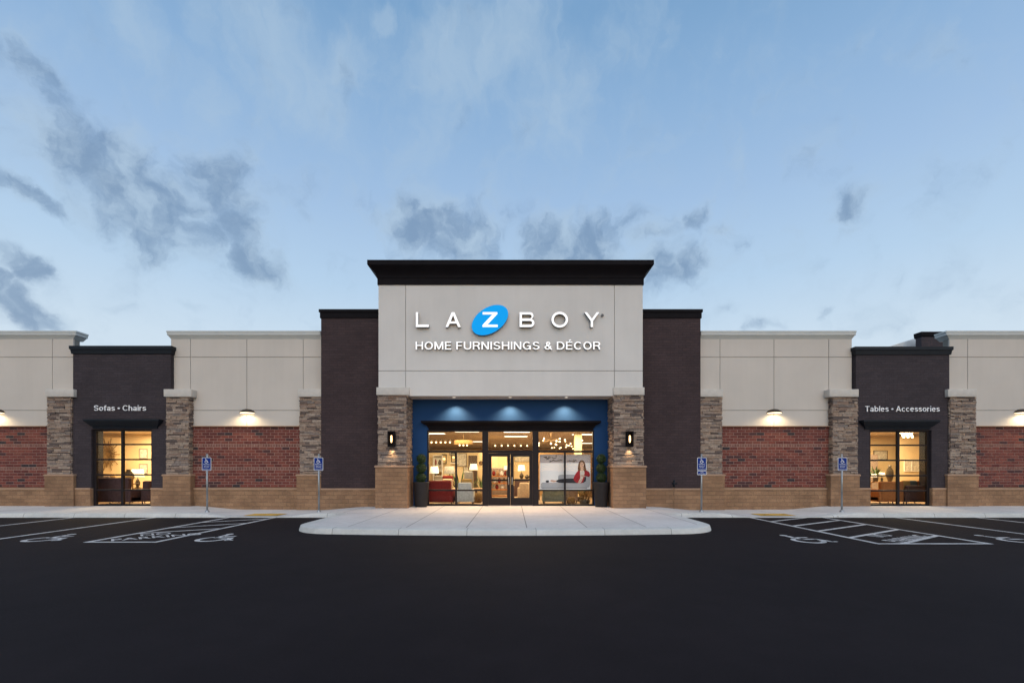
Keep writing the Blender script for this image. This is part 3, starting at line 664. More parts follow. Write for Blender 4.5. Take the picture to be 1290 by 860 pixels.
f.box(DX0, px0, y0-.01, y1, ZB, SZT); f.box(px1, DX1, y0-.01, y1, ZB, SZT); f.box(px0, px1, y0-.008, y1, dt-.05, dt+.06); f.box(px0, px1, y0-.008, y1, SZT-.06, SZT)
df = f.build('door_surround', M['frame'], B); q = MB(); q.box(px0, px1, yb_+.097, yb_+.103, dt+.06, SZT-.06); q.build('pane', M['glass'], df)
def door(x0, x1, hx):
    f = MB(); st = .13; ya, yb2 = y0+.01, y0+.055; t = dt-.055; b = ZB+.015
    f.box(x0, x0+st, ya, yb2, b, t); f.box(x1-st, x1, ya, yb2, b, t); f.box(x0+st, x1-st, ya, yb2, t-.13, t); f.box(x0+st, x1-st, ya, yb2, b, b+.31)
    o = f.build('door', M['frame'], B); q = MB(); q.box(x0+st, x1-st, ya+.02, ya+.026, b+.31, t-.13); q.build('pane', M['glass'], o)
    h = MB(); h.tube((hx, ya-.06, 1.02), (hx, ya-.06, 1.32), .014); h.tube((hx, ya, 1.06), (hx, ya-.06, 1.06), .010); h.tube((hx, ya, 1.28), (hx, ya-.06, 1.28), .010); h.build('handle', M['steel'], o)
    pb = MB(); pb.box(x0+st-.02, x1-st+.02, yb2+.03, yb2+.06, 1.16, 1.23); pb.build('push_bar', M['frame'], o)
xm = (px0+px1)/2
door(px0+.004, xm-.003, xm-.07); door(xm+.003, px1-.004, xm+.07)
th = MB(); th.box(px0, px1, y0-.02, y1, ZB-.01, ZB+.012); th.build('threshold', M['steel'], B)
# soffit downlights
for px in (572, 642.7, 713.5):
    x = X(px, 18.75); d = MB(); d.lathe([(.085, 0), (.085, -.012), (.06, -.012)], (x, 18.75, zpb+.004), 18); d.mi = 1; d.lathe([(.06, -.010), (.0005, -.010)], (x, 18.75, zpb+.004), 18)
    dl = d.build('downlight', [M['white'], M['dlight']], B)
    lamp('SPOT', 'downlight_beam', (x, 19.02, zpb-.02), 400, (1, .62, .33), dl, spot_size=R(122), spot_blend=.95, shadow_soft_size=.03)
# shell: side, back, roof
m = MB(); m.box(-27, -26.7, 19.8, 48, 0, 5.6); m.box(26.7, 27, 19.8, 48, 0, 5.6); m.box(-26.7, 26.7, 47.7, 48, 0, 5.6); m.build('outer_wall', M['eifs'], B)
m = MB(); m.box(-26.7, 26.7, 19.85, 47.7, 4.62, 4.8); m.build('roof', M['roofm'], B)
# inner liner left and right of bays so that rooms are closed
for a, b in ((-26.7, X(100, 19.6)), (X(207, 19.6), -5.1), (5.0, X(1084, 19.6)), (X(1190, 19.6), 26.7)): m = MB(); m.box(a, b, 19.57, 19.8, 0, 4.62); m.build('inner_liner', M['cream'], B)
# roof volume showing over the right bay
yr = 23.5; m = MB(); a, b = X(1161, yr), X(1200, yr); m.box(a, b, yr, yr+.35, 4.8, Z(424, yr)); tb = m.build('roof_tower', M['bay'], B)
c = MB(); c.cornice(a, b, yr, yr+.4, [(.0, Z(424.5, yr)), (.04, Z(423, yr)), (.06, Z(419.5, yr)), (.06, Z(418, yr))]); c.build('cornice', M['black'], tb)
yr = 24.5; m = MB(); a, b = X(1118, yr), X(1164, yr); m.mesh([(a, yr, Z(437, yr)), (b, yr, Z(437, yr)), (b, yr, Z(422.5, yr)), (a, yr+1.5, Z(437, yr)), (b, yr+1.5, Z(437, yr)), (b, yr+1.5, Z(422.5, yr))], [(0, 1, 2), (5, 4, 3), (0, 2, 5, 3), (1, 4, 5, 2), (0, 3, 4, 1)]); m.build('roof_slope', M['roofm'], B)

# ================================================================ SIGNS
yS = YP-.03; K = yS-.13
sg = thing('store_sign', 'main illuminated shop sign, six white capitals with a blue oval emblem above a smaller tagline', 'sign', (X(643, yS), yS, Z(440, yS)))
zl0, zl1 = Z(411.9, K), Z(393.2, K); H = zl1-zl0; S_ = H*.155
mt = [M['ltrface'], M['ltrside']]
def lx(zx): return X(500+zx/4.607, K)
def arc(cx, cy, r, a0, a1, n): return [(cx+r*cos(R(a0+(a1-a0)*k/n)), cy+r*sin(R(a0+(a1-a0)*k/n))) for k in range(n+1)]
def put(loops, z0, z1): 
    a, b = lx(z0), lx(z1); wd = b-a
    return outline_letter([[(p[0]*wd, p[1]*H) for p in lp] for lp in loops], a, zl0, yS, .13, mt, sg)
def sw_(w): return S_/w
wL = lx(185)-lx(110); t = S_/wL; s = .165
put([[(0, 0), (1, 0), (1, s), (t, s), (t, 1), (0, 1)]], 110, 185)
wA = lx(370)-lx(282); t = S_/wA*1.08
put([[(0, 0), (t, 0), (t+.115, .24), (1-t-.115, .24), (1-t, 0), (1, 0), (.5+t*.55, 1), (.5-t*.55, 1)], [(.5, .80), (t+.18, .385), (1-t-.18, .385)]], 282, 370)
def B_loops():
    w = (lx(798)-lx(712))/H; st = S_/H
    o = [(0, 0)]+[(w-.28+.28*cos(R(a)), .28+.28*sin(R(a))) for a in range(-90, 80, 10)]+[(w-.17, .54)]+[(w-.30+.235*cos(R(a)), .765+.235*sin(R(a))) for a in range(-60, 91, 10)]+[(0, 1)]
    i1 = [(st, st)]+[(w-.28+.125*cos(R(a)), .285+.125*sin(R(a))) for a in range(-90, 91, 15)]+[(st, .41)]
    i2 = [(st, .575)]+[(w-.32+.135*cos(R(a)), .71+.135*sin(R(a))) for a in range(-90, 91, 15)]+[(st, .845)]
    return [[(p[0]/w, p[1]) for p in lp] for lp in (o, i1, i2)]
put(B_loops(), 712, 798)
wO = (lx(993)-lx(897)); t = S_/wO
put([arc(.5, .5, .5, 0, 355, 71) and [(.5+.5*cos(2*pi*k/48), .5+.53*sin(2*pi*k/48)) for k in range(48)], [(.5+(.5-t)*cos(2*pi*k/48), .5+(.53-S_/H)*sin(2*pi*k/48)) for k in range(48)]], 897, 993)
wY = lx(1175)-lx(1088); t = S_/wY*1.12; h = S_/wY/2
put([[(.5-h, 0), (.5+h, 0), (.5+h, .42), (1, 1), (1-t, 1), (.5, .56), (t, 1), (0, 1), (.5-h, .42)]], 1088, 1175)
# oval emblem
ex, ez = X(500+540/4.607, K), Z(370+152/4.607, K); a_, b_ = .70*1.12, .44
pts = []
pxs = K/F
for k in range(64):
    a = 2*pi*k/64; u, v = 25.4*pxs*cos(a), 15.8*pxs*sin(a); r = R(33); pts.append((u*cos(r)-v*sin(r), u*sin(r)+v*cos(r)))
o = outline_letter([pts], ex, ez, yS, .13, [M['emb'], M['embside']], sg, 'oval_emblem')
wZ = lx(585)-lx(495); t = S_/wZ; d = .18
zz = outline_letter([[(p[0]*wZ, p[1]*H) for p in [(0.02, 0), (1, 0), (1, .155), (.33, .155), (.98, .88), (.98, 1), (.03, 1), (.03, .845), (.66, .845), (.02, .13)]]], lx(495), zl0, yS-.13, .02, [M['ltrface'], M['ltrface']], sg, 'letter')
# registered mark: small ring
rx, rz = X(759.5, K), Z(396, K)
outline_letter([[(.055*cos(2*pi*k/20), .055*sin(2*pi*k/20)) for k in range(20)], [(.035*cos(2*pi*k/20), .035*sin(2*pi*k/20)) for k in range(20)]], rx, rz, yS, .03, [M['ltrside'], M['ltrside']], sg, 'registered_mark')
outline_letter([[(-.014, -.02), (-.006, -.02), (-.006, -.004), (.008, -.02), (.017, -.02), (.004, 0), (.014, .012), (.006, .022), (-.014, .022)]], rx, rz, yS, .03, [M['ltrside'], M['ltrside']], sg, 'registered_mark')
place_text('HOME FURNISHINGS & DÉCOR', X(523.3, K), X(756.5, K), Z(439.9, K), Z(430.0, K), yS, .10, mt, sg, sw=.138)
yW = YBAY-.012
for body, a, b, zb, zt, lab in (('Sofas • Chairs', 118.7, 184.3, 517.2, 510.3, 'white wall lettering for sofas and chairs above the left bay window'), ('Tables • Accessories', 1089.5, 1183.3, 518.2, 511.3, 'white wall lettering for tables and accessories above the right bay window')):
    t = thing('wall_lettering', lab, 'sign', (X((a+b)/2, yW), yW, Z(zb, yW)))
    place_text(body, X(a, yW), X(b, yW), Z(zb, yW), Z(zt, yW), yW, .025, [M['letterwhite'], M['letterwhite']], t, 'letter', .122, .10)

# ---- parking signs
def sign_post(x, label, extra=False):
    y = 17.0; zb = swz(x, y)-.01; t = thing('parking_sign', label, 'sign', (x, y, zb), 'accessible parking signs along the kerb')
    zt = 2.16
    p = MB(); p.tube((x, y, zb), (x, y, zt), .030, n=12); p.lathe([(.030, 0), (.022, .015), (.0005, .02)], (x, y, zt), 12); p.build('post', M['galv'], t)
    b = MB(); b.lathe([(.075, 0), (.072, .03), (.045, .07), (.031, .08)], (x, y, zb+.005), 14); b.build('post_collar', M['galv'], t)
    def plate(z0, z1, wd, lines, sym, name):
        yp = y-.036; m = MB(); r = .03; x0, x1 = x-wd/2, x+wd/2
        def rr(x0, x1, z0, z1, r): return [(x1-r+r*cos(a), z1-r+r*sin(a)) for a in (0, pi/6, pi/3, pi/2)]+[(x0+r+r*cos(a), z1-r+r*sin(a)) for a in (pi/2, 2*pi/3, 5*pi/6, pi)]+[(x0+r+r*cos(a), z0+r+r*sin(a)) for a in (pi, 7*pi/6, 4*pi/3, 1.5*pi)]+[(x1-r+r*cos(a), z0+r+r*sin(a)) for a in (1.5*pi, 5*pi/3, 11*pi/6, 2*pi)]
        o = rr(x0, x1, z0, z1, r)
        n = len(o); m.mi = 1; m.poly([(p[0], yp, p[1]) for p in o][::-1]); m.poly([(p[0], yp+.005, p[1]) for p in o])
        for i in range(n): j = (i+1) % n; m.poly([(o[i][0], yp, o[i][1]), (o[j][0], yp, o[j][1]), (o[j][0], yp+.005, o[j][1]), (o[i][0], yp+.005, o[i][1])])
        m.mi = 0; i_ = rr(x0+.014, x1-.014, z0+.014, z1-.014, r*.7); m.poly([(p[0], yp-.001, p[1]) for p in i_][::-1])
        pl = m.build(name, [M['signblue'], M['signwhite']], t)
        if sym: s = MB(); sx = .17; cx, cz = x, z1-.115; isa(s, 0, 0, 1, lambda u, v: (cx+(u-.52)*sx, yp-.002, cz+(v-.5)*sx)); s.build('wheelchair_symbol', M['signwhite'], pl)
        for (body, wfr, za, zc) in lines:
            me = text_mesh(body, 0, -.004); a, b, c, d = bounds(me); w2 = wd*wfr
            tm = MB(); tm.mesh([(x+((v.co.x-a)/(b-a)-.5)*w2, yp-.002, za+(v.co.y-c)/(d-c)*(zc-za)) for v in me.vertices], [tuple(q.vertices) for q in me.polygons]); tm.build('lettering', M['signwhite'], pl)
        bo = MB()
        for zz in (z1-.03, z0+.03): bo.lathe([(.012, 0), (.009, .006), (.0005, .007)], (0, 0, 0), 8)
    z1 = Z(576, y); z0 = Z(592.4, y)
    plate(z0, z1, .325, [('PARKING', .66, z1-.26, z1-.215), ('VEHICLE ID', .62, z1-.315, z1-.282), ('REQUIRED', .55, z1-.357, z1-.325), ('$200 FINE FOR VIOLATION', .84, z1-.418, z1-.385)], True, 'sign_plate')
    if extra: plate(z0-.155, z0-.008, .325, [('VAN', .30, z0-.075, z0-.037), ('ACCESSIBLE', .75, z0-.13, z0-.092)], False, 'sign_plate')
sign_post(X(261, 17), 'blue accessible parking sign in front of the left red brick panel')
sign_post(X(401.7, 17), 'blue accessible parking sign beside the left dark tower, in front of a stone column')
sign_post(X(883.7, 17), 'blue accessible parking sign with an extra lower plate, near the right dark tower', True)
sign_post(X(1060.5, 17), 'blue accessible parking sign in front of the stone column left of the tables window')

# ---- wall lamps
def wall_lamp(px, label, py=516.5):
    x = X(px, YEI-.15); z = Z(py, YEI-.1); t = thing('wall_lamp', label, 'wall lamp', (x, YEI, z), 'downward lit wall lamps on the cream wings')
    h = MB(); n = 10; rr = []
    for k in range(n+1):
        a = pi+pi*k/n; rr.append((cos(a), sin(a)))
    prof = [(.30, -.10), (.30, -.075), (.25, -.02), (.17, .03), (.08, .055)]
    i = 0
    for (r, dz_) in prof: h.v += [(x+c*r, YEI+s*r*.95, z+dz_) for c, s in rr]
    k = n+1
    for p in range(len(prof)-1):
        for j in range(n): h.f.append((p*k+j, p*k+j+1, (p+1)*k+j+1, (p+1)*k+j)); h.m.append(0); h.sm.append(True)
    h.f.append(tuple((len(prof)-1)*k+j for j in range(k))); h.m.append(0); h.sm.append(False); h.build('lamp_housing', M['bronze'], t)
    l = MB(); l.poly([(x+c*.28, YEI-.006+s*.26, z-.09) for c, s in rr][::-1]); l.poly([(x+c*.28, YEI-.006+s*.26, z-.105) for c, s in rr])
    for j in range(n): a, b = rr[j], rr[j+1]; l.poly([(x+a[0]*.28, YEI-.006+a[1]*.26, z-.09), (x+b[0]*.28, YEI-.006+b[1]*.26, z-.09), (x+b[0]*.28, YEI-.006+b[1]*.26, z-.105), (x+a[0]*.28, YEI-.006+a[1]*.26, z-.105)])
    l.build('lens', M['lens'], t)
    lamp('SPOT', 'wall_lamp_beam', (x, YEI-.31, z-.125), 52, (1, .80, .48), t, spot_size=R(162), spot_blend=.5, shadow_soft_size=.08, rot=(R(6), 0, 0))
wall_lamp(309.5, 'bronze wall lamp lit above the left red brick panel between two stone columns')
wall_lamp(977.5, 'bronze wall lamp lit above the brick panel just right of the right dark tower')
wall_lamp(-8, 'bronze wall lamp at the far left edge, outside the sofas bay')
wall_lamp(1291.5, 'bronze wall lamp at the far right edge, beyond the tables bay')
def sconce(px, label):
    y = YP-.06; x = X(px, y-.12); t = thing('wall_sconce', label, 'wall lamp', (x, y, Z(563, y)), 'lantern sconces on the portal columns')
    z0, z1 = Z(562, y-.15), Z(543, y-.15); hw = .125
    f = MB(); f.box(x-hw, x+hw, y-.02, y+.10, z0, z1); f.box(x-hw, x+hw, y-.20, y-.02, z1-.035, z1+.01); f.box(x-hw, x+hw, y-.20, y-.02, z0-.01, z0+.035)
    for s_ in (-1, 1):
        f.box(x+s_*hw-(.04 if s_ > 0 else 0), x+s_*hw+(.04 if s_ < 0 else 0), y-.20, y-.16, z0+.035, z1-.035)
        f.box(x+s_*hw-(.015 if s_ > 0 else 0), x+s_*hw+(.015 if s_ < 0 else 0), y-.16, y-.02, z0+.035, z1-.035)
    f.build('lantern_frame', M['black'], t)
    b = MB(); b.lathe([(.0005, 0), (.03, .03), (.04, .12), (.034, .27), (.0005, .30)], (x, y-.11, z0+.13), 14); b.build('bulb', M['bulbdim'], t)
    lamp('POINT', 'sconce_glow', (x, y-.24, z0+.25), .8, (1, .62, .28), t, shadow_soft_size=.05)
    lamp('SPOT', 'sconce_beam', (x, y-.10, z0-.04), 26, (1, .66, .32), t, spot_size=R(75), spot_blend=.9, shadow_soft_size=.04, rot=(R(22), 0, 0))
sconce(493, 'black lantern sconce on the stone column left of the entrance'); sconce(793.5, 'black lantern sconce on the stone column right of the entrance')

# ---- topiaries
def topiary(loc, label):
    t = thing('topiary', label, 'plant', loc, 'three ball topiaries either side of the entrance'); x, y, z = loc
    p = MB(); p.lathe([(.0005, 0), (.22, 0), (.235, .02), (.305, .90), (.315, .93), (.315, .97), (.285, .97), (.28, .90), (.0005, .90)], loc, 28); p.build('pot', M['pot'], t)
    s = MB(); s.lathe([(.279, .905), (.15, .93), (.0005, .94)], loc, 20); s.build('soil', M['soil'], t)
    k = MB(); k.tube((x, y, z+.92), (x+.01, y, z+1.9), .022, .014, 8); k.build('stem', M['bark'], t)
    for (dz_, r) in ((1.14, .205), (1.52, .19), (1.88, .18)):
        c = Vector((x+random.uniform(-.01, .01), y, z+dz_)); f = MB(); f.ball(tuple(c), r*.84, 10); f.m = [1]*len(f.m); f.mi = 0
        for _ in range(1300):
            d = Vector((random.gauss(0, 1), random.gauss(0, 1), random.gauss(0, 1))).normalized(); pp = c+d*r*random.uniform(.80, 1.10)
            nn = (d+Vector((random.gauss(0, .5), random.gauss(0, .5), random.gauss(0, .5)))).normalized(); u = nn.orthogonal().normalized(); v = nn.cross(u); q = Matrix.Rotation(random.uniform(0, 6.28), 3, nn); u = q@u; v = q@v; s_ = random.uniform(.014, .026)
            f.poly([pp-u*s_, pp-v*s_*.55, pp+u*s_, pp+v*s_*.55])
        f.build('foliage_ball', [M['leaf'], M['leafcore']], t)
    return t
ty = 18.98
topiary((X(530.6, ty), ty, .163), 'three ball topiary in a charcoal planter left of the entrance windows')
topiary((X(757.3, ty), ty, .163), 'three ball topiary in a charcoal planter right of the entrance windows')
# ---- standpipes by the right wing
def standpipe(px, y, ztop, label):
    x = X(px, y); t = thing('standpipe', label, 'pipe', (x, y, .02)); p = MB(); p.tube((x, y, .0), (x, y, ztop-.2), .016); p.build('pipe', M['block'], t)
    h = MB(); h.tube((x, y, ztop-.22), (x, y, ztop+.05), .045, n=14); h.tube((x-.10, y-.05, ztop-.08), (x+.10, y-.05, ztop-.08), .035, n=12); h.tube((x, y+.03, ztop-.08), (x, y-.1, ztop-.08), .04, n=12); h.build('valve_head', M['navy'], t)
standpipe(849, 18.75, 1.16, 'dark fire valve on a thin pipe against the right dark tower')

# ================================================================ SHOWROOM
def room(x0, x1, y0, y1, z1, wall, wname):
    m = MB(); m.box(x0, x1, y0, y1, .08, .158); m.build('showroom_floor', M['fl'], B)
    m = MB(); m.box(x0, x1, y0, y1, z1, z1+.1); m.build('showroom_ceiling', M['ceil'], B)
    m = MB(); m.box(x0-.1, x0, y0, y1, .08, z1+.1); m.box(x1, x1+.1, y0, y1, .08, z1+.1); m.box(x0, x1, y1, y1+.1, .08, z1+.1); m.build('showroom_wall', wall, B)
CEI = 3.42
room(-7.2, 7.2, 19.71, 42, CEI, M['tanwall'], '')
room(-22.5, -13.4, 19.81, 24.6, CEI, M['cream'], ''); room(13.4, 22.8, 19.81, 26.0, CEI, M['cream'], '')
FZ = .158
def iwall(x0, x1, y, z1, mat, d=.12, name='partition'): m = MB(); m.box(x0, x1, y, y+d, FZ, z1); return m.build(name, mat, B)
iwall(-6.2, X(603, 25.5), 25.5, 2.62, M['cream']); iwall(X(603, 27), X(626, 27), 27, 2.62, M['cream']); iwall(X(640, 30), X(676, 30), 30, 2.5, M['cream']); iwall(X(676, 27), 6.4, 27, 2.6, M['tanwall'])
iwall(X(724, 23.6), X(733, 23.6), 23.6, CEI, M['cream'], .34, 'interior_pillar')
pd = iwall(X(590, 25.3), X(601, 25.3), 25.38, 2.35, M['wood'], .06, 'interior_door')
# lights
def troffer(px, y, label, wd=1.2, dp=.6):
    x = X(px, y); t = thing('ceiling_light', label, 'ceiling light', (x, y, CEI), 'ceiling lights inside the showroom')
    f = MB(); f.box(x-wd/2, x+wd/2, y-dp/2, y+dp/2, CEI-.03, CEI-.004); f.build('frame', M['white'], t)
    d = MB(); d.box(x-wd/2+.04, x+wd/2-.04, y-dp/2+.04, y+dp/2-.04, CEI-.04, CEI-.031); d.build('diffuser', M['troffer'], t)
troffer(546, 23.9, 'lit ceiling panel nearest the left end of the left entrance window'); troffer(588, 22.6, 'lit ceiling panel seen at the top of the left entrance window, right half')
troffer(651, 22.8, 'lit ceiling panel at the top of the transom over the doors', 1.3); troffer(650, 26.0, 'second lit ceiling panel deeper behind the door transom', 1.3)
troffer(690, 22.2, 'lit ceiling panel at the top left of the poster window'); troffer(735, 24.5, 'lit ceiling panel at the top right of the poster window'); troffer(602, 31, 'small lit ceiling panel deep in the showroom left of the doors'); troffer(743, 33, 'small lit ceiling panel deep in the showroom above the poster')
WARM = (1, .74, .42)
for (x, y, e, s) in ((-2.6, 22.2, 75, 2.2), (2.6, 22.2, 70, 2.2), (0, 26.5, 90, 3), (-3.5, 33, 70, 3), (3.5, 33, 70, 3)):
    lamp('AREA', 'ceiling_light_beam', (x, y, CEI-.06), e*4.2, WARM, None, size=s)
lamp('AREA', 'ceiling_light_beam', (-17.2, 22.7, CEI-.06), 520, WARM, None, size=2.2); lamp('AREA', 'ceiling_light_beam', (17.4, 23.0, CEI-.06), 560, WARM, None, size=2.4)
def chandelier(px, y, zc, rad, n, label, drop=.5):
    x = X(px, y); t = thing('chandelier', label, 'chandelier', (x, y, CEI), 'bulb chandeliers above the poster'); m = MB(); m.tube((x, y, CEI-.005), (x, y, zc+.1), .012); m.lathe([(.08, 0), (.06, -.03), (.0005, -.035)], (x, y, CEI-.004), 12); bl = []
    for k in range(n):
        a = 2*pi*k/n+.3*px; r = rad*random.uniform(.55, 1.05); p = (x+r*cos(a), y+r*sin(a), zc+random.uniform(-.16, .16)); m.tube((x, y, zc+.1), p, .007); bl.append(p)
    m.build('chandelier_arms', M['gold'], t)
    for p in bl: b = MB(); b.ball(p, .036, 8); b.build('bulb', M['bulb'], t)
chandelier(694, 23.0, 2.93, .62, 10, 'spiky bulb chandelier over the left half of the poster'); chandelier(722, 25, 3.0, .6, 9, 'spiky bulb chandelier over the right half of the poster near the pillar'); chandelier(708, 28, 2.95, .7, 9, 'farther bulb chandelier glimpsed between the two nearer ones')
def drum(px, y, z, r, label):
    x = X(px, y); t = thing('drum_pendant', label, 'pendant lamp', (x, y, CEI)); m = MB(); m.tube((x, y, CEI-.005), (x, y, z), .01); m.build('cord', M['gold'], t); m = MB(); m.lathe([(r, -.1), (r, .1), (r*.9, .1), (r*.9, -.1), (r, -.1)], (x, y, z), 20); m.build('lamp_shade', M['rattan'], t)
    for k in range(3): b = MB(); b.ball((x+(k-1)*.18, y-.1, z-.14), .035, 8); b.build('bulb', M['bulb'], t)
drum(584, 23.4, 2.92, .45, 'wide woven pendant lamp in the left entrance window')
# track heads
def track(px0, px1, y, n, label):
    t = thing('track_light', label, 'track light', (X(px0, y), y, CEI-.1)); m = MB(); m.box(X(px0, y), X(px1, y), y-.02, y+.02, CEI-.13, CEI-.1); m.build('rail', M['white'], t)
    for k in range(n):
        x = X(px0+(px1-px0)*(k+.5)/n, y); h = MB(); h.tube((x, y, CEI-.14), (x, y-.08, CEI-.28), .05, .06); h.mi = 1; h.ball((x, y-.09, CEI-.30), .045, 6); h.build('spot_head', [M['white'], M['bulb']], t)
track(541, 570, 27, 5, 'white track light rail above the left partition'); track(620, 668, 31, 6, 'white track light rail behind the door transom'); track(1134, 1150, 22.5, 3, 'short track light rail in the upper right pane of the tables window')
# furniture
def sofa(name, label, cat, x0, x1, y0, y1, h, mat, seat_h=.44, arms=True, facing=1, seats=2):
    """facing=+1: back is towards the street"""
    t = thing(name, label, cat, ((x0+x1)/2, (y0+y1)/2, FZ)); d = y1-y0; aw = .16 if arms else .0
    ybk0, ybk1 = (y0, y0+.22) if facing > 0 else (y1-.22, y1)
    m = MB(); m.rbox(x0, x1, y0+.02, y1-.02, FZ+.10, FZ+seat_h-.12, .03); m.build('frame', M[mat], t)
    m = MB(); m.rbox(x0+aw*.5, x1-aw*.5, ybk0, ybk1, FZ+.14, FZ+h, .07); m.build('backrest', M[mat], t)
    w_ = (x1-x0-2*aw)/seats
    for k in range(seats): m = MB(); a = x0+aw+k*w_; m.rbox(a+.005, a+w_-.005, *((y0+.2, y1) if facing > 0 else (y0, y1-.2)), FZ+seat_h-.13, FZ+seat_h+.03, .05); m.build('seat_cushion', M[mat], t)
    if arms:
        for a in (x0, x1-aw): m = MB(); m.rbox(a, a+aw, y0+.03, y1, FZ+.10, FZ+.63, .06); m.build('armrest', M[mat], t)
    for a in (x0+.06, x1-.06):
        for b in (y0+.06, y1-.06): m = MB(); m.tube((a, b, FZ), (a, b, FZ+.11), .018, .025, 8); m.build('leg', M['wood'], t)
    return t
def table_lamp(px, y, zb, h, r, label, shade='shade', body='ceramic'):
    x = X(px, y); t = thing('table_lamp', label, 'lamp', (x, y, zb)); m = MB(); m.lathe([(.0005, 0), (r*.45, 0), (r*.45, .02), (r*.2, .05), (r*.42, h*.25), (r*.15, h*.48), (.012, h*.52), (.012, h*.62)], (x, y, zb), 16); m.build('lamp_base', M[body], t)
    m = MB(); m.lathe([(r, h*.58), (r*.82, h), (r*.80, h), (r*.98, h*.58)], (x, y, zb), 20); m.build('lamp_shade', M[shade], t)
def side_table(px, y, wd, h, label, mat='oak', cat='table', name='side_table', dp=.5):
    x = X(px, y); t = thing(name, label, cat, (x, y, FZ)); m = MB(); m.rbox(x-wd/2, x+wd/2, y-dp/2, y+dp/2, FZ+h-.045, FZ+h, .01, 2); m.build('table_top', M[mat], t)
    for a in (-1, 1):
        for b in (-1, 1): m = MB(); m.tube((x+a*(wd/2-.04), y+b*(dp/2-.04), FZ), (x+a*(wd/2-.04), y+b*(dp/2-.04), FZ+h-.045), .018, .022, 8); m.build('leg', M[mat], t)
    return FZ+h
def basket(px, y, r, h, label, zb=None):
    x = X(px, y); o = MB(); o.lathe([(.0005, 0), (r*.8, 0), (r, h*.5), (r*.92, h), (r*.86, h), (r*.9, h*.5), (r*.7, .03), (.0005, .03)], (x, y, FZ if zb is None else zb), 20); return tag(o.build('basket', M['rattan'], None, (x, y, FZ if zb is None else zb)), label, 'basket')
def picture(px, py, y, wd, h, label, mat='wood', name='picture_frame'):
    x, z = X(px, y), Z(py, y); t = thing(name, label, 'picture', (x, y, z)); m = MB(); b = .03
    m.box(x-wd/2, x+wd/2, y-.03, y, z+h/2-b, z+h/2); m.box(x-wd/2, x+wd/2, y-.03, y, z-h/2, z-h/2+b); m.box(x-wd/2, x-wd/2+b, y-.03, y, z-h/2+b, z+h/2-b); m.box(x+wd/2-b, x+wd/2, y-.03, y, z-h/2+b, z+h/2-b); m.build('frame', M[mat], t)
    m = MB(); m.box(x-wd/2+b, x+wd/2-b, y-.012, y-.001, z-h/2+b, z+h/2-b); m.build('print', M['art'], t)
def plant(px, y, zb, h, label, pot='ceramic'):
    x = X(px, y); t = thing('house_plant', label, 'plant', (x, y, zb)); m = MB(); m.lathe([(.0005, 0), (.09, 0), (.12, .2), (.10, .22), (.0005, .20)], (x, y, zb), 16); m.build('pot', M[pot], t); f = MB()
    for _ in range(60):
        a = random.uniform(0, 6.28); e = random.uniform(.4, 1.4); l = h*random.uniform(.4, .8); d = Vector((cos(a)*cos(e), sin(a)*cos(e), sin(e))); p0 = Vector((x, y, zb+.2)); u = d.cross(Vector((0, 0, 1))).normalized()*.03
        f.poly([p0+d*l*.35, p0+d*l*.7+u, p0+d*l, p0+d*l*.7-u])
    f.build('foliage', M['foliage'], t)
def shelf_unit(x0, x1, y, z1, n, label, mat='white'):
    t = thing('shelf_unit', label, 'shelf', ((x0+x1)/2, y, FZ)); m = MB(); m.box(x0, x0+.03, y-.3, y, FZ, z1); m.box(x1-.03, x1, y-.3, y, FZ, z1); m.box(x0+.03, x1-.03, y-.02, y, FZ, z1); m.build('carcass', M[mat], t); zs = []
    for k in range(n+1): zz = FZ+.05+(z1-FZ-.08)*k/n; m = MB(); m.box(x0+.03, x1-.03, y-.295, y-.02, zz, zz+.03); m.build('shelf', M[mat], t); zs.append(zz+.03)
    return zs
def vase(px, y, zb, r, h, label, mat='ceramic'):
    x = X(px, y); o = MB(); o.lathe([(.0005, 0), (r*.5, 0), (r, h*.4), (r*.85, h*.7), (r*.35, h*.9), (r*.45, h), (r*.35, h), (.0005, h*.5)], (x, y, zb), 18); return tag(o.build('vase', M[mat], None, (x, y, zb)), label, 'vase')
# left entrance window
sofa('sofa', 'dark red sofa at the left end of the left entrance window', 'sofa', X(534, 20.5), X(572, 20.5), 20.1, 21.0, 1.0, 'red')
sofa('armchair', 'patterned beige armchair just behind the dark red sofa', 'armchair', X(556, 21.9), X(573.5, 21.9), 21.5, 22.2, 1.05, 'beige', seats=1)
sofa('armchair', 'pale grey armchair with its back to the glass beside the window mullion', 'armchair', X(575.5, 20.6), X(597.5, 20.6), 20.25, 20.95, .92, 'lightgrey', seats=1)
sofa('armchair', 'tall grey armchair behind the pale grey one', 'armchair', X(585, 22.2), X(596, 22.2), 22.1, 22.8, 1.38, 'grey', seats=1, arms=False)
zt = side_table(566, 23.0, .6, .75, 'wooden side table under the grey shaded lamp'); table_lamp(566, 23.0, zt, .86, .27, 'table lamp with a grey drum shade behind the beige armchair', 'greyshade')
zs = shelf_unit(X(545.5, 25.2), X(557.5, 25.2), 25.45, 2.36, 4, 'white shelf unit with ornaments against the left partition')
vase(549, 25.3, zs[2], .07, .32, 'small dark vase on the middle shelf of the white unit'); vase(554, 25.3, zs[3], .09, .30, 'round dark vase on an upper shelf of the white unit'); vase(549, 25.3, zs[3], .05, .36, 'slim red jar on an upper shelf of the white unit', 'red'); basket(553.5, 25.3, .13, .2, 'small basket on the middle shelf of the white unit', zs[2])
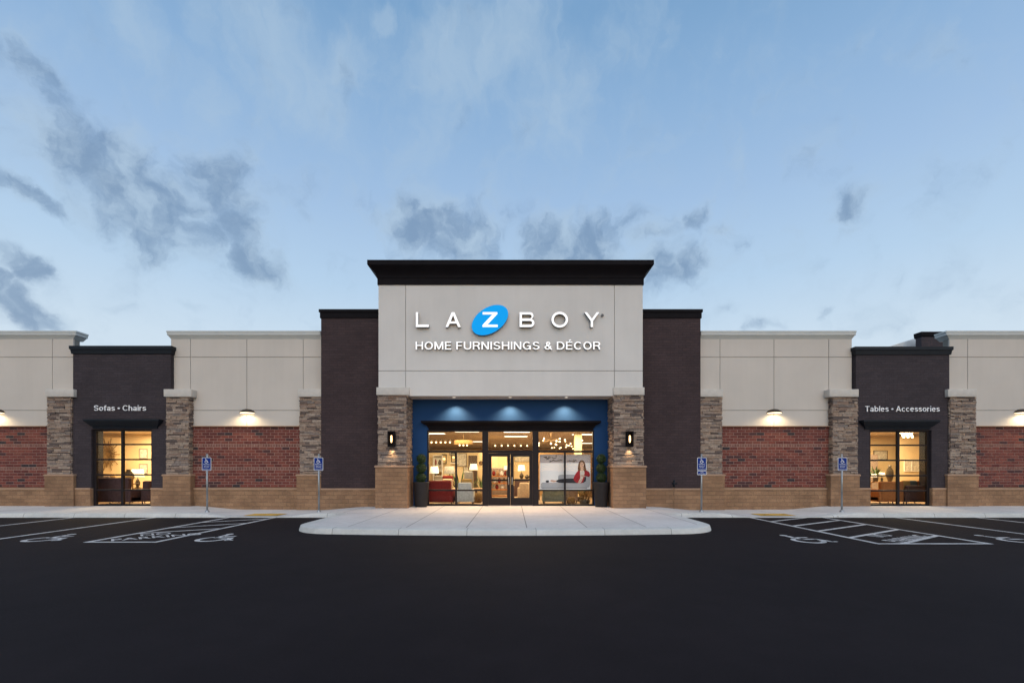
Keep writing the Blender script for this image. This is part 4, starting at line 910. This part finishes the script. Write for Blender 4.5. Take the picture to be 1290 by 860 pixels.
def lantern(px, py, y, label):
    x, z = X(px, y), Z(py, y); t = thing('wall_lantern', label, 'lantern', (x, y, z)); m = MB(); m.box(x-.11, x+.11, y-.2, y-.001, z+.22, z+.25); m.box(x-.11, x+.11, y-.2, y-.001, z-.25, z-.22)
    for a in (-.11, .09):
        for b in (-.2, -.021): m.box(x+a, x+a+.02, y+b, y+b+.02, z-.22, z+.22)
    m.build('lantern_frame', M['black'], t); b = MB(); b.ball((x, y-.11, z), .06, 8); b.build('bulb', M['bulbdim'], t)
lantern(560, 578, 25.5, 'black box lantern on the left partition beside the white shelf'); lantern(571.5, 576, 25.5, 'black box lantern on the left partition next to the mullion')
sh = MB(); sh.box(X(567, 25.3), X(577, 25.3), 25.25, 25.5, Z(583.5, 25.3), Z(582.3, 25.3)); tag(sh.build('wall_shelf', M['white'], None, (X(572, 25.3), 25.5, Z(583, 25.3))), 'white floating shelf below the lanterns', 'shelf')
def clock(px, py, y, r, label):
    x, z = X(px, y), Z(py, y); t = thing('wall_clock', label, 'clock', (x, y, z)); m = MB(); n = 20
    m.tube((x, y-.001, z), (x, y-.04, z), r, n=n); m.build('rim', M['wood'], t); m = MB(); m.tube((x, y-.042, z), (x, y-.046, z), r*.55, n=n); m.build('dial', M['gold'], t)
clock(606, 583, 27, .085*1.4, 'small dark round clock right of the brown inner door')
basket(602, 21.4, .2, .42, 'brown woven basket on the floor at the right end of the left entrance window'); side_table(602, 21.9, .45, .62, 'small orange wood table behind the woven basket')
plant(580, 23.4, FZ+.0, 1.9, 'tall leafy plant behind the pale grey armchair'); plant(607.5, 23.6, FZ, 1.5, 'slim leafy plant beside the left door post')
picture(570, 571, 25.49, .001+.3, .2, 'tiny framed print high on the left partition')
# through the doors
def console(px0, px1, y, h, label, mat='oak', nsh=2):
    x0, x1 = X(px0, y), X(px1, y); t = thing('display_console', label, 'console', ((x0+x1)/2, y, FZ)); m = MB(); m.box(x0, x1, y-.25, y+.25, FZ+h-.06, FZ+h); m.build('table_top', M[mat], t); m = MB(); m.box(x0, x0+.06, y-.24, y+.24, FZ, FZ+h-.06); m.box(x1-.06, x1, y-.24, y+.24, FZ, FZ+h-.06); m.build('end_panel', M[mat], t); zs = []
    for k in range(nsh): zz = FZ+.1+k*(h-.2)/max(1, nsh); m = MB(); m.box(x0+.06, x1-.06, y-.23, y+.23, zz, zz+.05); m.build('shelf', M[mat], t); zs.append(zz+.05)
    return zs+[FZ+h]
zs = console(618, 642, 24.5, 1.15, 'orange wood display console behind the left door leaf', 'orange', 3)
for k, (px, zz, mt_) in enumerate(((622, 3, 'red'), (627, 3, 'oak'), (632, 3, 'white'), (637, 3, 'red'), (623, 2, 'white'), (629, 2, 'red'), (635, 2, 'oak'), (626, 1, 'red'), (633, 1, 'white'))):
    vase(px, 24.45, zs[zz], .09, .25, ['red vase at the left end of the display console top', 'oak coloured vase second on the display console top', 'white vase third on the display console top', 'red vase at the right end of the display console top', 'white vase left on the console upper shelf', 'red vase in the middle of the console upper shelf', 'oak coloured vase right on the console upper shelf', 'red vase on the console lower shelf', 'white vase on the console lower shelf'][k], mt_)
sofa('armchair', 'cream armchair low behind the right door leaf', 'armchair', X(652, 22.6), X(669, 22.6), 22.3, 22.9, .86, 'beige', seats=1)
side_table(661, 26.5, 1.1, .95, 'tall console table behind the right door leaf', 'wood', 'table', 'console_table'); vase(657, 26.5, FZ+.95, .12, .32, 'dark round pot left on the tall console table'); vase(664, 26.5, FZ+.95, .14, .22, 'low dark bowl right on the tall console table'); picture(660, 577, 29.99, 1.2, .45, 'wide framed print on the cream wall behind the right door leaf', 'gold'); picture(632, 583, 29.99, .9, .3, 'framed print on the wall above the orange display console', 'oak')
iwall(X(618, 29), X(644, 29), 29.0, 2.5, M['cream'])
vase(667, 24.0, 2.6-.0, .12, .3, 'x') if False else None
# right entrance window
sofa('bench', 'grey green upholstered bench under the poster', 'bench', X(683, 20.8), X(711, 20.8), 20.4, 21.1, .62, 'green', .40, False)
sofa('armchair', 'taupe armchair below the right half of the poster', 'armchair', X(712, 21.2), X(727, 21.2), 20.9, 21.6, .72, 'taupe', seats=1)
def reeds(px, y, label):
    x = X(px, y); t = thing('reed_basket', label, 'basket', (x, y, FZ)); m = MB(); m.lathe([(.0005, 0), (.2, 0), (.23, .2), (.21, .2), (.0005, .05)], (x, y, FZ), 16); m.build('pot', M['ceramic'], t); r = MB()
    for _ in range(46): a = random.uniform(0, 6.28); b = a+random.uniform(-.8, .8); r.tube((x+.15*cos(a), y+.15*sin(a), FZ+.1), (x+.27*cos(b), y+.27*sin(b), FZ+random.uniform(.45, .62)), .010, n=5)
    r.build('reeds', M['rattan'], t)
reeds(736.5, 20.35, 'basket of upright dried reeds at the right end of the poster window')
zt = side_table(681.5, 21.6, .4, .6, 'small light wood table left of the grey green bench'); vase(681.5, 21.6, zt, .08, .26, 'white vase on the small table left of the bench', 'white')
zs = shelf_unit(X(735, 25.6), X(750, 25.6), 25.9, 2.7, 6, 'light shelf unit right of the poster beyond the pillar', 'oak')
# more of the showroom seen through the glass
def cushion(px, y, z, w_, h, mat, label):
    x = X(px, y); o = MB(); o.rbox(x-w_/2, x+w_/2, y-.07, y+.07, z, z+h, .065, 4); tag(o.build('cushion', M[mat], None, (x, y, z)), label, 'cushion')
cushion(564, 22.0, FZ+.70, .5, .48, 'red', 'dark red cushion leaning on the patterned beige armchair'); cushion(588, 20.62, FZ+.62, .46, .44, 'ochre', 'ochre cushion on the pale grey armchair')
def floor_lamp(px, y, h, label):
    x = X(px, y); t = thing('floor_lamp', label, 'lamp', (x, y, FZ)); m = MB(); m.lathe([(.0005, 0), (.15, 0), (.15, .02), (.012, .03), (.012, h-.2)], (x, y, FZ), 14); m.build('stand', M['gold'], t); m = MB(); m.lathe([(.22, h-.32), (.17, h), (.165, h), (.215, h-.32)], (x, y, FZ), 18); m.build('lamp_shade', M['shade'], t)
floor_lamp(596.5, 24.6, 1.75, 'lit floor lamp left of the brown inner door'); floor_lamp(657, 27.6, 1.7, 'lit floor lamp deep behind the right door leaf'); floor_lamp(547, 22.6, 1.6, 'lit floor lamp behind the dark red sofa at the left window edge')
picture(581.5, 579, 25.49, .55, .7, 'framed print on the left partition above the tall leafy plant'); picture(587, 592, 25.49, .3, .4, 'small framed print low on the left partition left of the inner door', 'gold')
sofa('sofa', 'brown sofa standing deep behind the right door leaf', 'sofa', X(646, 24.6), X(668, 24.6), 24.3, 25.1, .9, 'brown', seats=2); sofa('sofa', 'taupe sofa behind the orange display console', 'sofa', X(617, 26.4), X(641, 26.4), 26.0, 26.8, 1.55, 'taupe', arms=False)
table_lamp(638.5, 24.4, FZ+1.15, .5, .16, 'lit table lamp on the right end of the orange display console')
side_table(690, 23.2, .9, .5, 'low wood coffee table behind the grey green bench', 'wood', 'table', 'coffee_table'); basket(719.5, 20.3, .16, .3, 'small woven basket in front of the taupe armchair')
plant(729, 22.2, FZ, 1.3, 'leafy plant between the taupe armchair and the reed basket')
# left bay
cushion(131, 20.75, FZ+.70, .5, .48, 'taupe', 'taupe cushion on the left end of the plum brown sofa'); cushion(160, 20.75, FZ+.70, .5, .48, 'ochre', 'ochre cushion on the right end of the plum brown sofa')
iwall(X(112, 23.9), X(152, 23.9), 23.9, 3.2, M['cream'])
def sunburst(px, py, y, label):
    x, z = X(px, y), Z(py, y); t = thing('sunburst_wall_art', label, 'wall art', (x, y, z)); m = MB()
    for k in range(30):
        a = 2*pi*k/30; l = (.62 if k % 3 == 0 else .48 if k % 3 == 1 else .40); st = .10
        m.tube((x+st*cos(a), y-.03, z+st*sin(a)*1.2), (x+l*cos(a), y-.05, z+l*sin(a)*1.35), .022, .016, 6)
    for r in (.22, .34):
        for k in range(16): a, b = 2*pi*k/16, 2*pi*(k+1)/16; m.tube((x+r*cos(a), y-.04, z+r*sin(a)*1.3), (x+r*cos(b), y-.04, z+r*sin(b)*1.3), .016, n=5)
    m.build('rays', M['gold'], t); c = MB(); c.tube((x, y-.001, z), (x, y-.05, z), .12, n=18); c.build('centre_disc', M['gold'], t)
sunburst(136.5, 572, 23.88, 'gold wire sunburst hung on the tan wall inside the sofas window')
sofa('sofa', 'plum brown sofa with its back to the sofas window', 'sofa', X(123.5, 20.5), X(172, 20.5), 20.15, 21.1, 1.12, 'plum', seats=3)
sofa('armchair', 'plum brown armchair at the right end of the sofas window', 'armchair', X(183, 20.9), X(197, 20.9), 20.6, 21.3, .98, 'plum', seats=1)
zt = side_table(178, 22.2, .5, .62, 'brass coloured side table between the plum sofa and armchair', 'gold'); table_lamp(173.5, 22.2, zt, .85, .26, 'lit table lamp with a white shade in the sofas window'); vase(162, 21.6, FZ+.85, .22, .62, 'big round dark vase behind the plum sofa')
side_table(162, 21.6, .7, .85, 'dark console table holding the big round vase', 'wood', 'table', 'console_table', .4); basket(134.5, 21.6, .3, .34, 'wide woven bowl behind the plum sofa under the sunburst', FZ+.95); side_table(134.5, 21.6, .9, .95, 'dark console table holding the woven bowl', 'wood', 'table', 'console_table', .4)
picture(181, 571, 24.59, .42, .5, 'small framed print, upper of two on the wall in the sofas window', 'grey'); picture(181, 590, 24.59, .42, .5, 'small framed print, lower of two on the wall in the sofas window', 'grey')
# right bay
iwall(X(1131, 24.2), X(1180, 24.2), 24.2, 3.25, M['cream']); iwall(X(1092, 25.2), X(1106, 25.2), 25.2, 2.4, M['taupe'])
sofa('sofa', 'burnt orange sofa in the left half of the tables window', 'sofa', X(1098, 20.8), X(1131, 20.8), 20.35, 21.3, .96, 'orange', seats=2)
sofa('sofa', 'dark brown low sofa in the right half of the tables window', 'sofa', X(1133, 20.6), X(1165, 20.6), 20.25, 21.1, .80, 'brown', seats=2)
for k, (px, mt_, lab) in enumerate(((1138, 'ochre', 'ochre cushion on the dark brown sofa, left'), (1146, 'green', 'green cushion in the middle of the dark brown sofa'), (1157, 'orange', 'orange cushion at the right end of the dark brown sofa'))):
    x = X(px, 20.7); o = MB(); o.rbox(x-.2, x+.2, 20.50, 20.66, FZ+.48, FZ+1.0, .075, 4); tag(o.build('cushion', M[mt_], None, (x, 20.58, FZ+.48)), lab, 'cushion')
zt = side_table(1107, 22.6, 1.1, .9, 'wood sideboard behind the orange sofa', 'oak', 'table', 'sideboard'); plant(1103, 22.6, zt, .75, 'bushy plant on the sideboard in the tables window'); table_lamp(1111, 22.5, zt, .42, .13, 'small lit lamp on the sideboard in the tables window'); table_lamp(1101, 22.3, zt, .36, .11, 'smallest lit lamp at the left end of the sideboard'); vase(1121, 22.6, zt, .16, .75, 'tall dark vase at the right end of the sideboard')
picture(1109, 573, 25.99, .75, .5, 'dark framed print above the sideboard in the tables window'); picture(1144, 586, 24.19, .42, .62, 'pale framed print, left of two in the tables window', 'white'); picture(1153.5, 586, 24.19, .42, .62, 'pale framed print, right of two in the tables window', 'white')

# ---- poster in the right entrance window
yP = 19.72; 
def PX(u): return X(680+u*64, yP)
def PZ(v): return Z(616.5-v*44.3, yP)
po = thing('window_poster', 'large printed poster of a woman in a red jacket lying on a grey sofa', 'poster', (PX(.5), yP, PZ(0)))
def soft(pts):
    for _ in range(2):
        n = len(pts); q = []
        for i in range(n): a, b = pts[i], pts[(i+1) % n]; q += [(a[0]*.8+b[0]*.2, a[1]*.8+b[1]*.2), (a[0]*.2+b[0]*.8, a[1]*.2+b[1]*.8)]
        pts = q
    return pts
def sheet(name, shapes, parent, start):
    m = MB(); mats = []
    for i, (mat, pts) in enumerate(shapes):
        if len(pts) >= 5 and mat != 'p_band': pts = soft(pts)
        if M[mat] not in mats: mats.append(M[mat])
        m.mi = mats.index(M[mat]); m.poly([(PX(u), yP-start-.0004*i, PZ(v)) for u, v in pts])
    return m.build(name, mats, parent)
def ell(cx, cy, rx, ry, n=20, rot=0): return [(cx+rx*cos(2*pi*k/n)*cos(rot)-ry*sin(2*pi*k/n)*sin(rot)*.69, cy+rx*cos(2*pi*k/n)*sin(rot)*1.45+ry*sin(2*pi*k/n)*cos(rot)) for k in range(n)]
m = MB(); m.box(PX(0), PX(1), yP, yP+.004, PZ(0), PZ(1)); m.build('paper', M['p_white'], po)
sheet('print', [
 ('p_band', [(0, .76), (1, .76), (1, 1), (0, 1)]),
 ('p_sofa', [(.36, .20), (.36, .40), (.40, .43), (.78, .43), (.80, .2)]), ('p_sofa2', [(.36, .27), (.80, .27), (.80, .31), (.36, .31)]),
 ('p_sofa', [(.88, .06), (.90, .38), (.94, .42), (.995, .38), (.985, .06)]),
 ('p_sofa', [(.02, .17), (.05, .20), (.90, .20), (.93, .15), (.93, .03), (.06, .03), (.02, .05)]), ('p_sofa2', [(.04, .03), (.93, .03), (.93, .065), (.04, .065)]), ('p_band', [(.04, .185), (.05, .205), (.90, .205), (.90, .185)]),
 ('p_dark', [(.28, .235), (.38, .295), (.55, .32), (.70, .32), (.80, .40), (.92, .38), (.90, .20), (.72, .185), (.40, .195)]),
 ('p_skin', [(.20, .245), (.225, .285), (.28, .27), (.34, .25), (.30, .215), (.24, .22)]), ('p_dark', ell(.15, .235, .035, .035)),
 ('p_hair', [(.755, .50), (.745, .62), (.765, .76), (.80, .83), (.85, .835), (.885, .76), (.905, .62), (.93, .50), (.88, .46), (.79, .46)]),
 ('p_red', [(.655, .30), (.70, .45), (.765, .56), (.83, .50), (.92, .555), (.975, .50), (.995, .41), (.97, .36), (.89, .39), (.87, .28), (.84, .19), (.77, .18), (.70, .22)]),
 ('p_redd', [(.70, .27), (.74, .34), (.78, .40), (.77, .36), (.73, .26)]), ('p_redd', [(.89, .39), (.97, .36), (.985, .385), (.90, .42)]),
 ('p_top', [(.79, .56), (.87, .555), (.885, .46), (.86, .40), (.85, .32), (.81, .20), (.77, .18), (.755, .22), (.80, .33), (.79, .44)]),
 ('p_skin', [(.80, .64), (.80, .56), (.83, .52), (.86, .56), (.86, .64)]), ('p_skin', ell(.828, .70, .040, .085)),
 ('p_skin', [(.79, .40), (.83, .43), (.89, .40), (.90, .375), (.86, .36), (.82, .38)]), ('p_skin', [(.74, .19), (.80, .28), (.83, .33), (.845, .31), (.80, .22), (.77, .175)]),
 ('p_hair', [(.785, .72), (.80, .79), (.83, .80), (.865, .74), (.875, .62), (.90, .55), (.905, .66), (.885, .78), (.85, .84), (.80, .835), (.765, .77), (.75, .62), (.77, .55), (.788, .62)]),
 ('p_dark', ell(.814, .715, .008, .008, 8)), ('p_dark', ell(.845, .715, .008, .008, 8)), ('p_lip', ell(.829, .655, .013, .010, 10)),
], po, .001)
def script_ink(runs):
    m = MB()
    for (u0, u1, v0, hgt, seed) in runs:
        rr = random.Random(seed); n = int((u1-u0)/.006); pr = None; big = {}
        for k in range(n+1):
            t = k/n; ph = k*.95; amp = hgt*(.55+.45*sin(k*.37+seed)); u = u0+(u1-u0)*t+.006*sin(ph+1.2); v = v0+.012*t+amp*(.5+.5*sin(ph))-(hgt*.9 if rr.random() < .05 else 0)+(hgt*.9 if rr.random() < .06 else 0)
            if pr:
                a = Vector((PX(pr[0]), PZ(pr[1]))); b = Vector((PX(u), PZ(v))); d = (b-a); q = Vector((-d.y, d.x)); q = q.normalized()*.014 if q.length > 1e-6 else Vector((0, .010))
                m.poly([((a-q).x, yP-.02, (a-q).y), ((b-q).x, yP-.02, (b-q).y), ((b+q).x, yP-.02, (b+q).y), ((a+q).x, yP-.02, (a+q).y)])
            pr = (u, v)
    m.build('handwriting', M['p_ink'], po)
script_ink([(.08, .21, .885, .05, 1), (.235, .32, .885, .055, 2), (.19, .44, .805, .05, 3), (.53, .73, .80, .05, 4)])
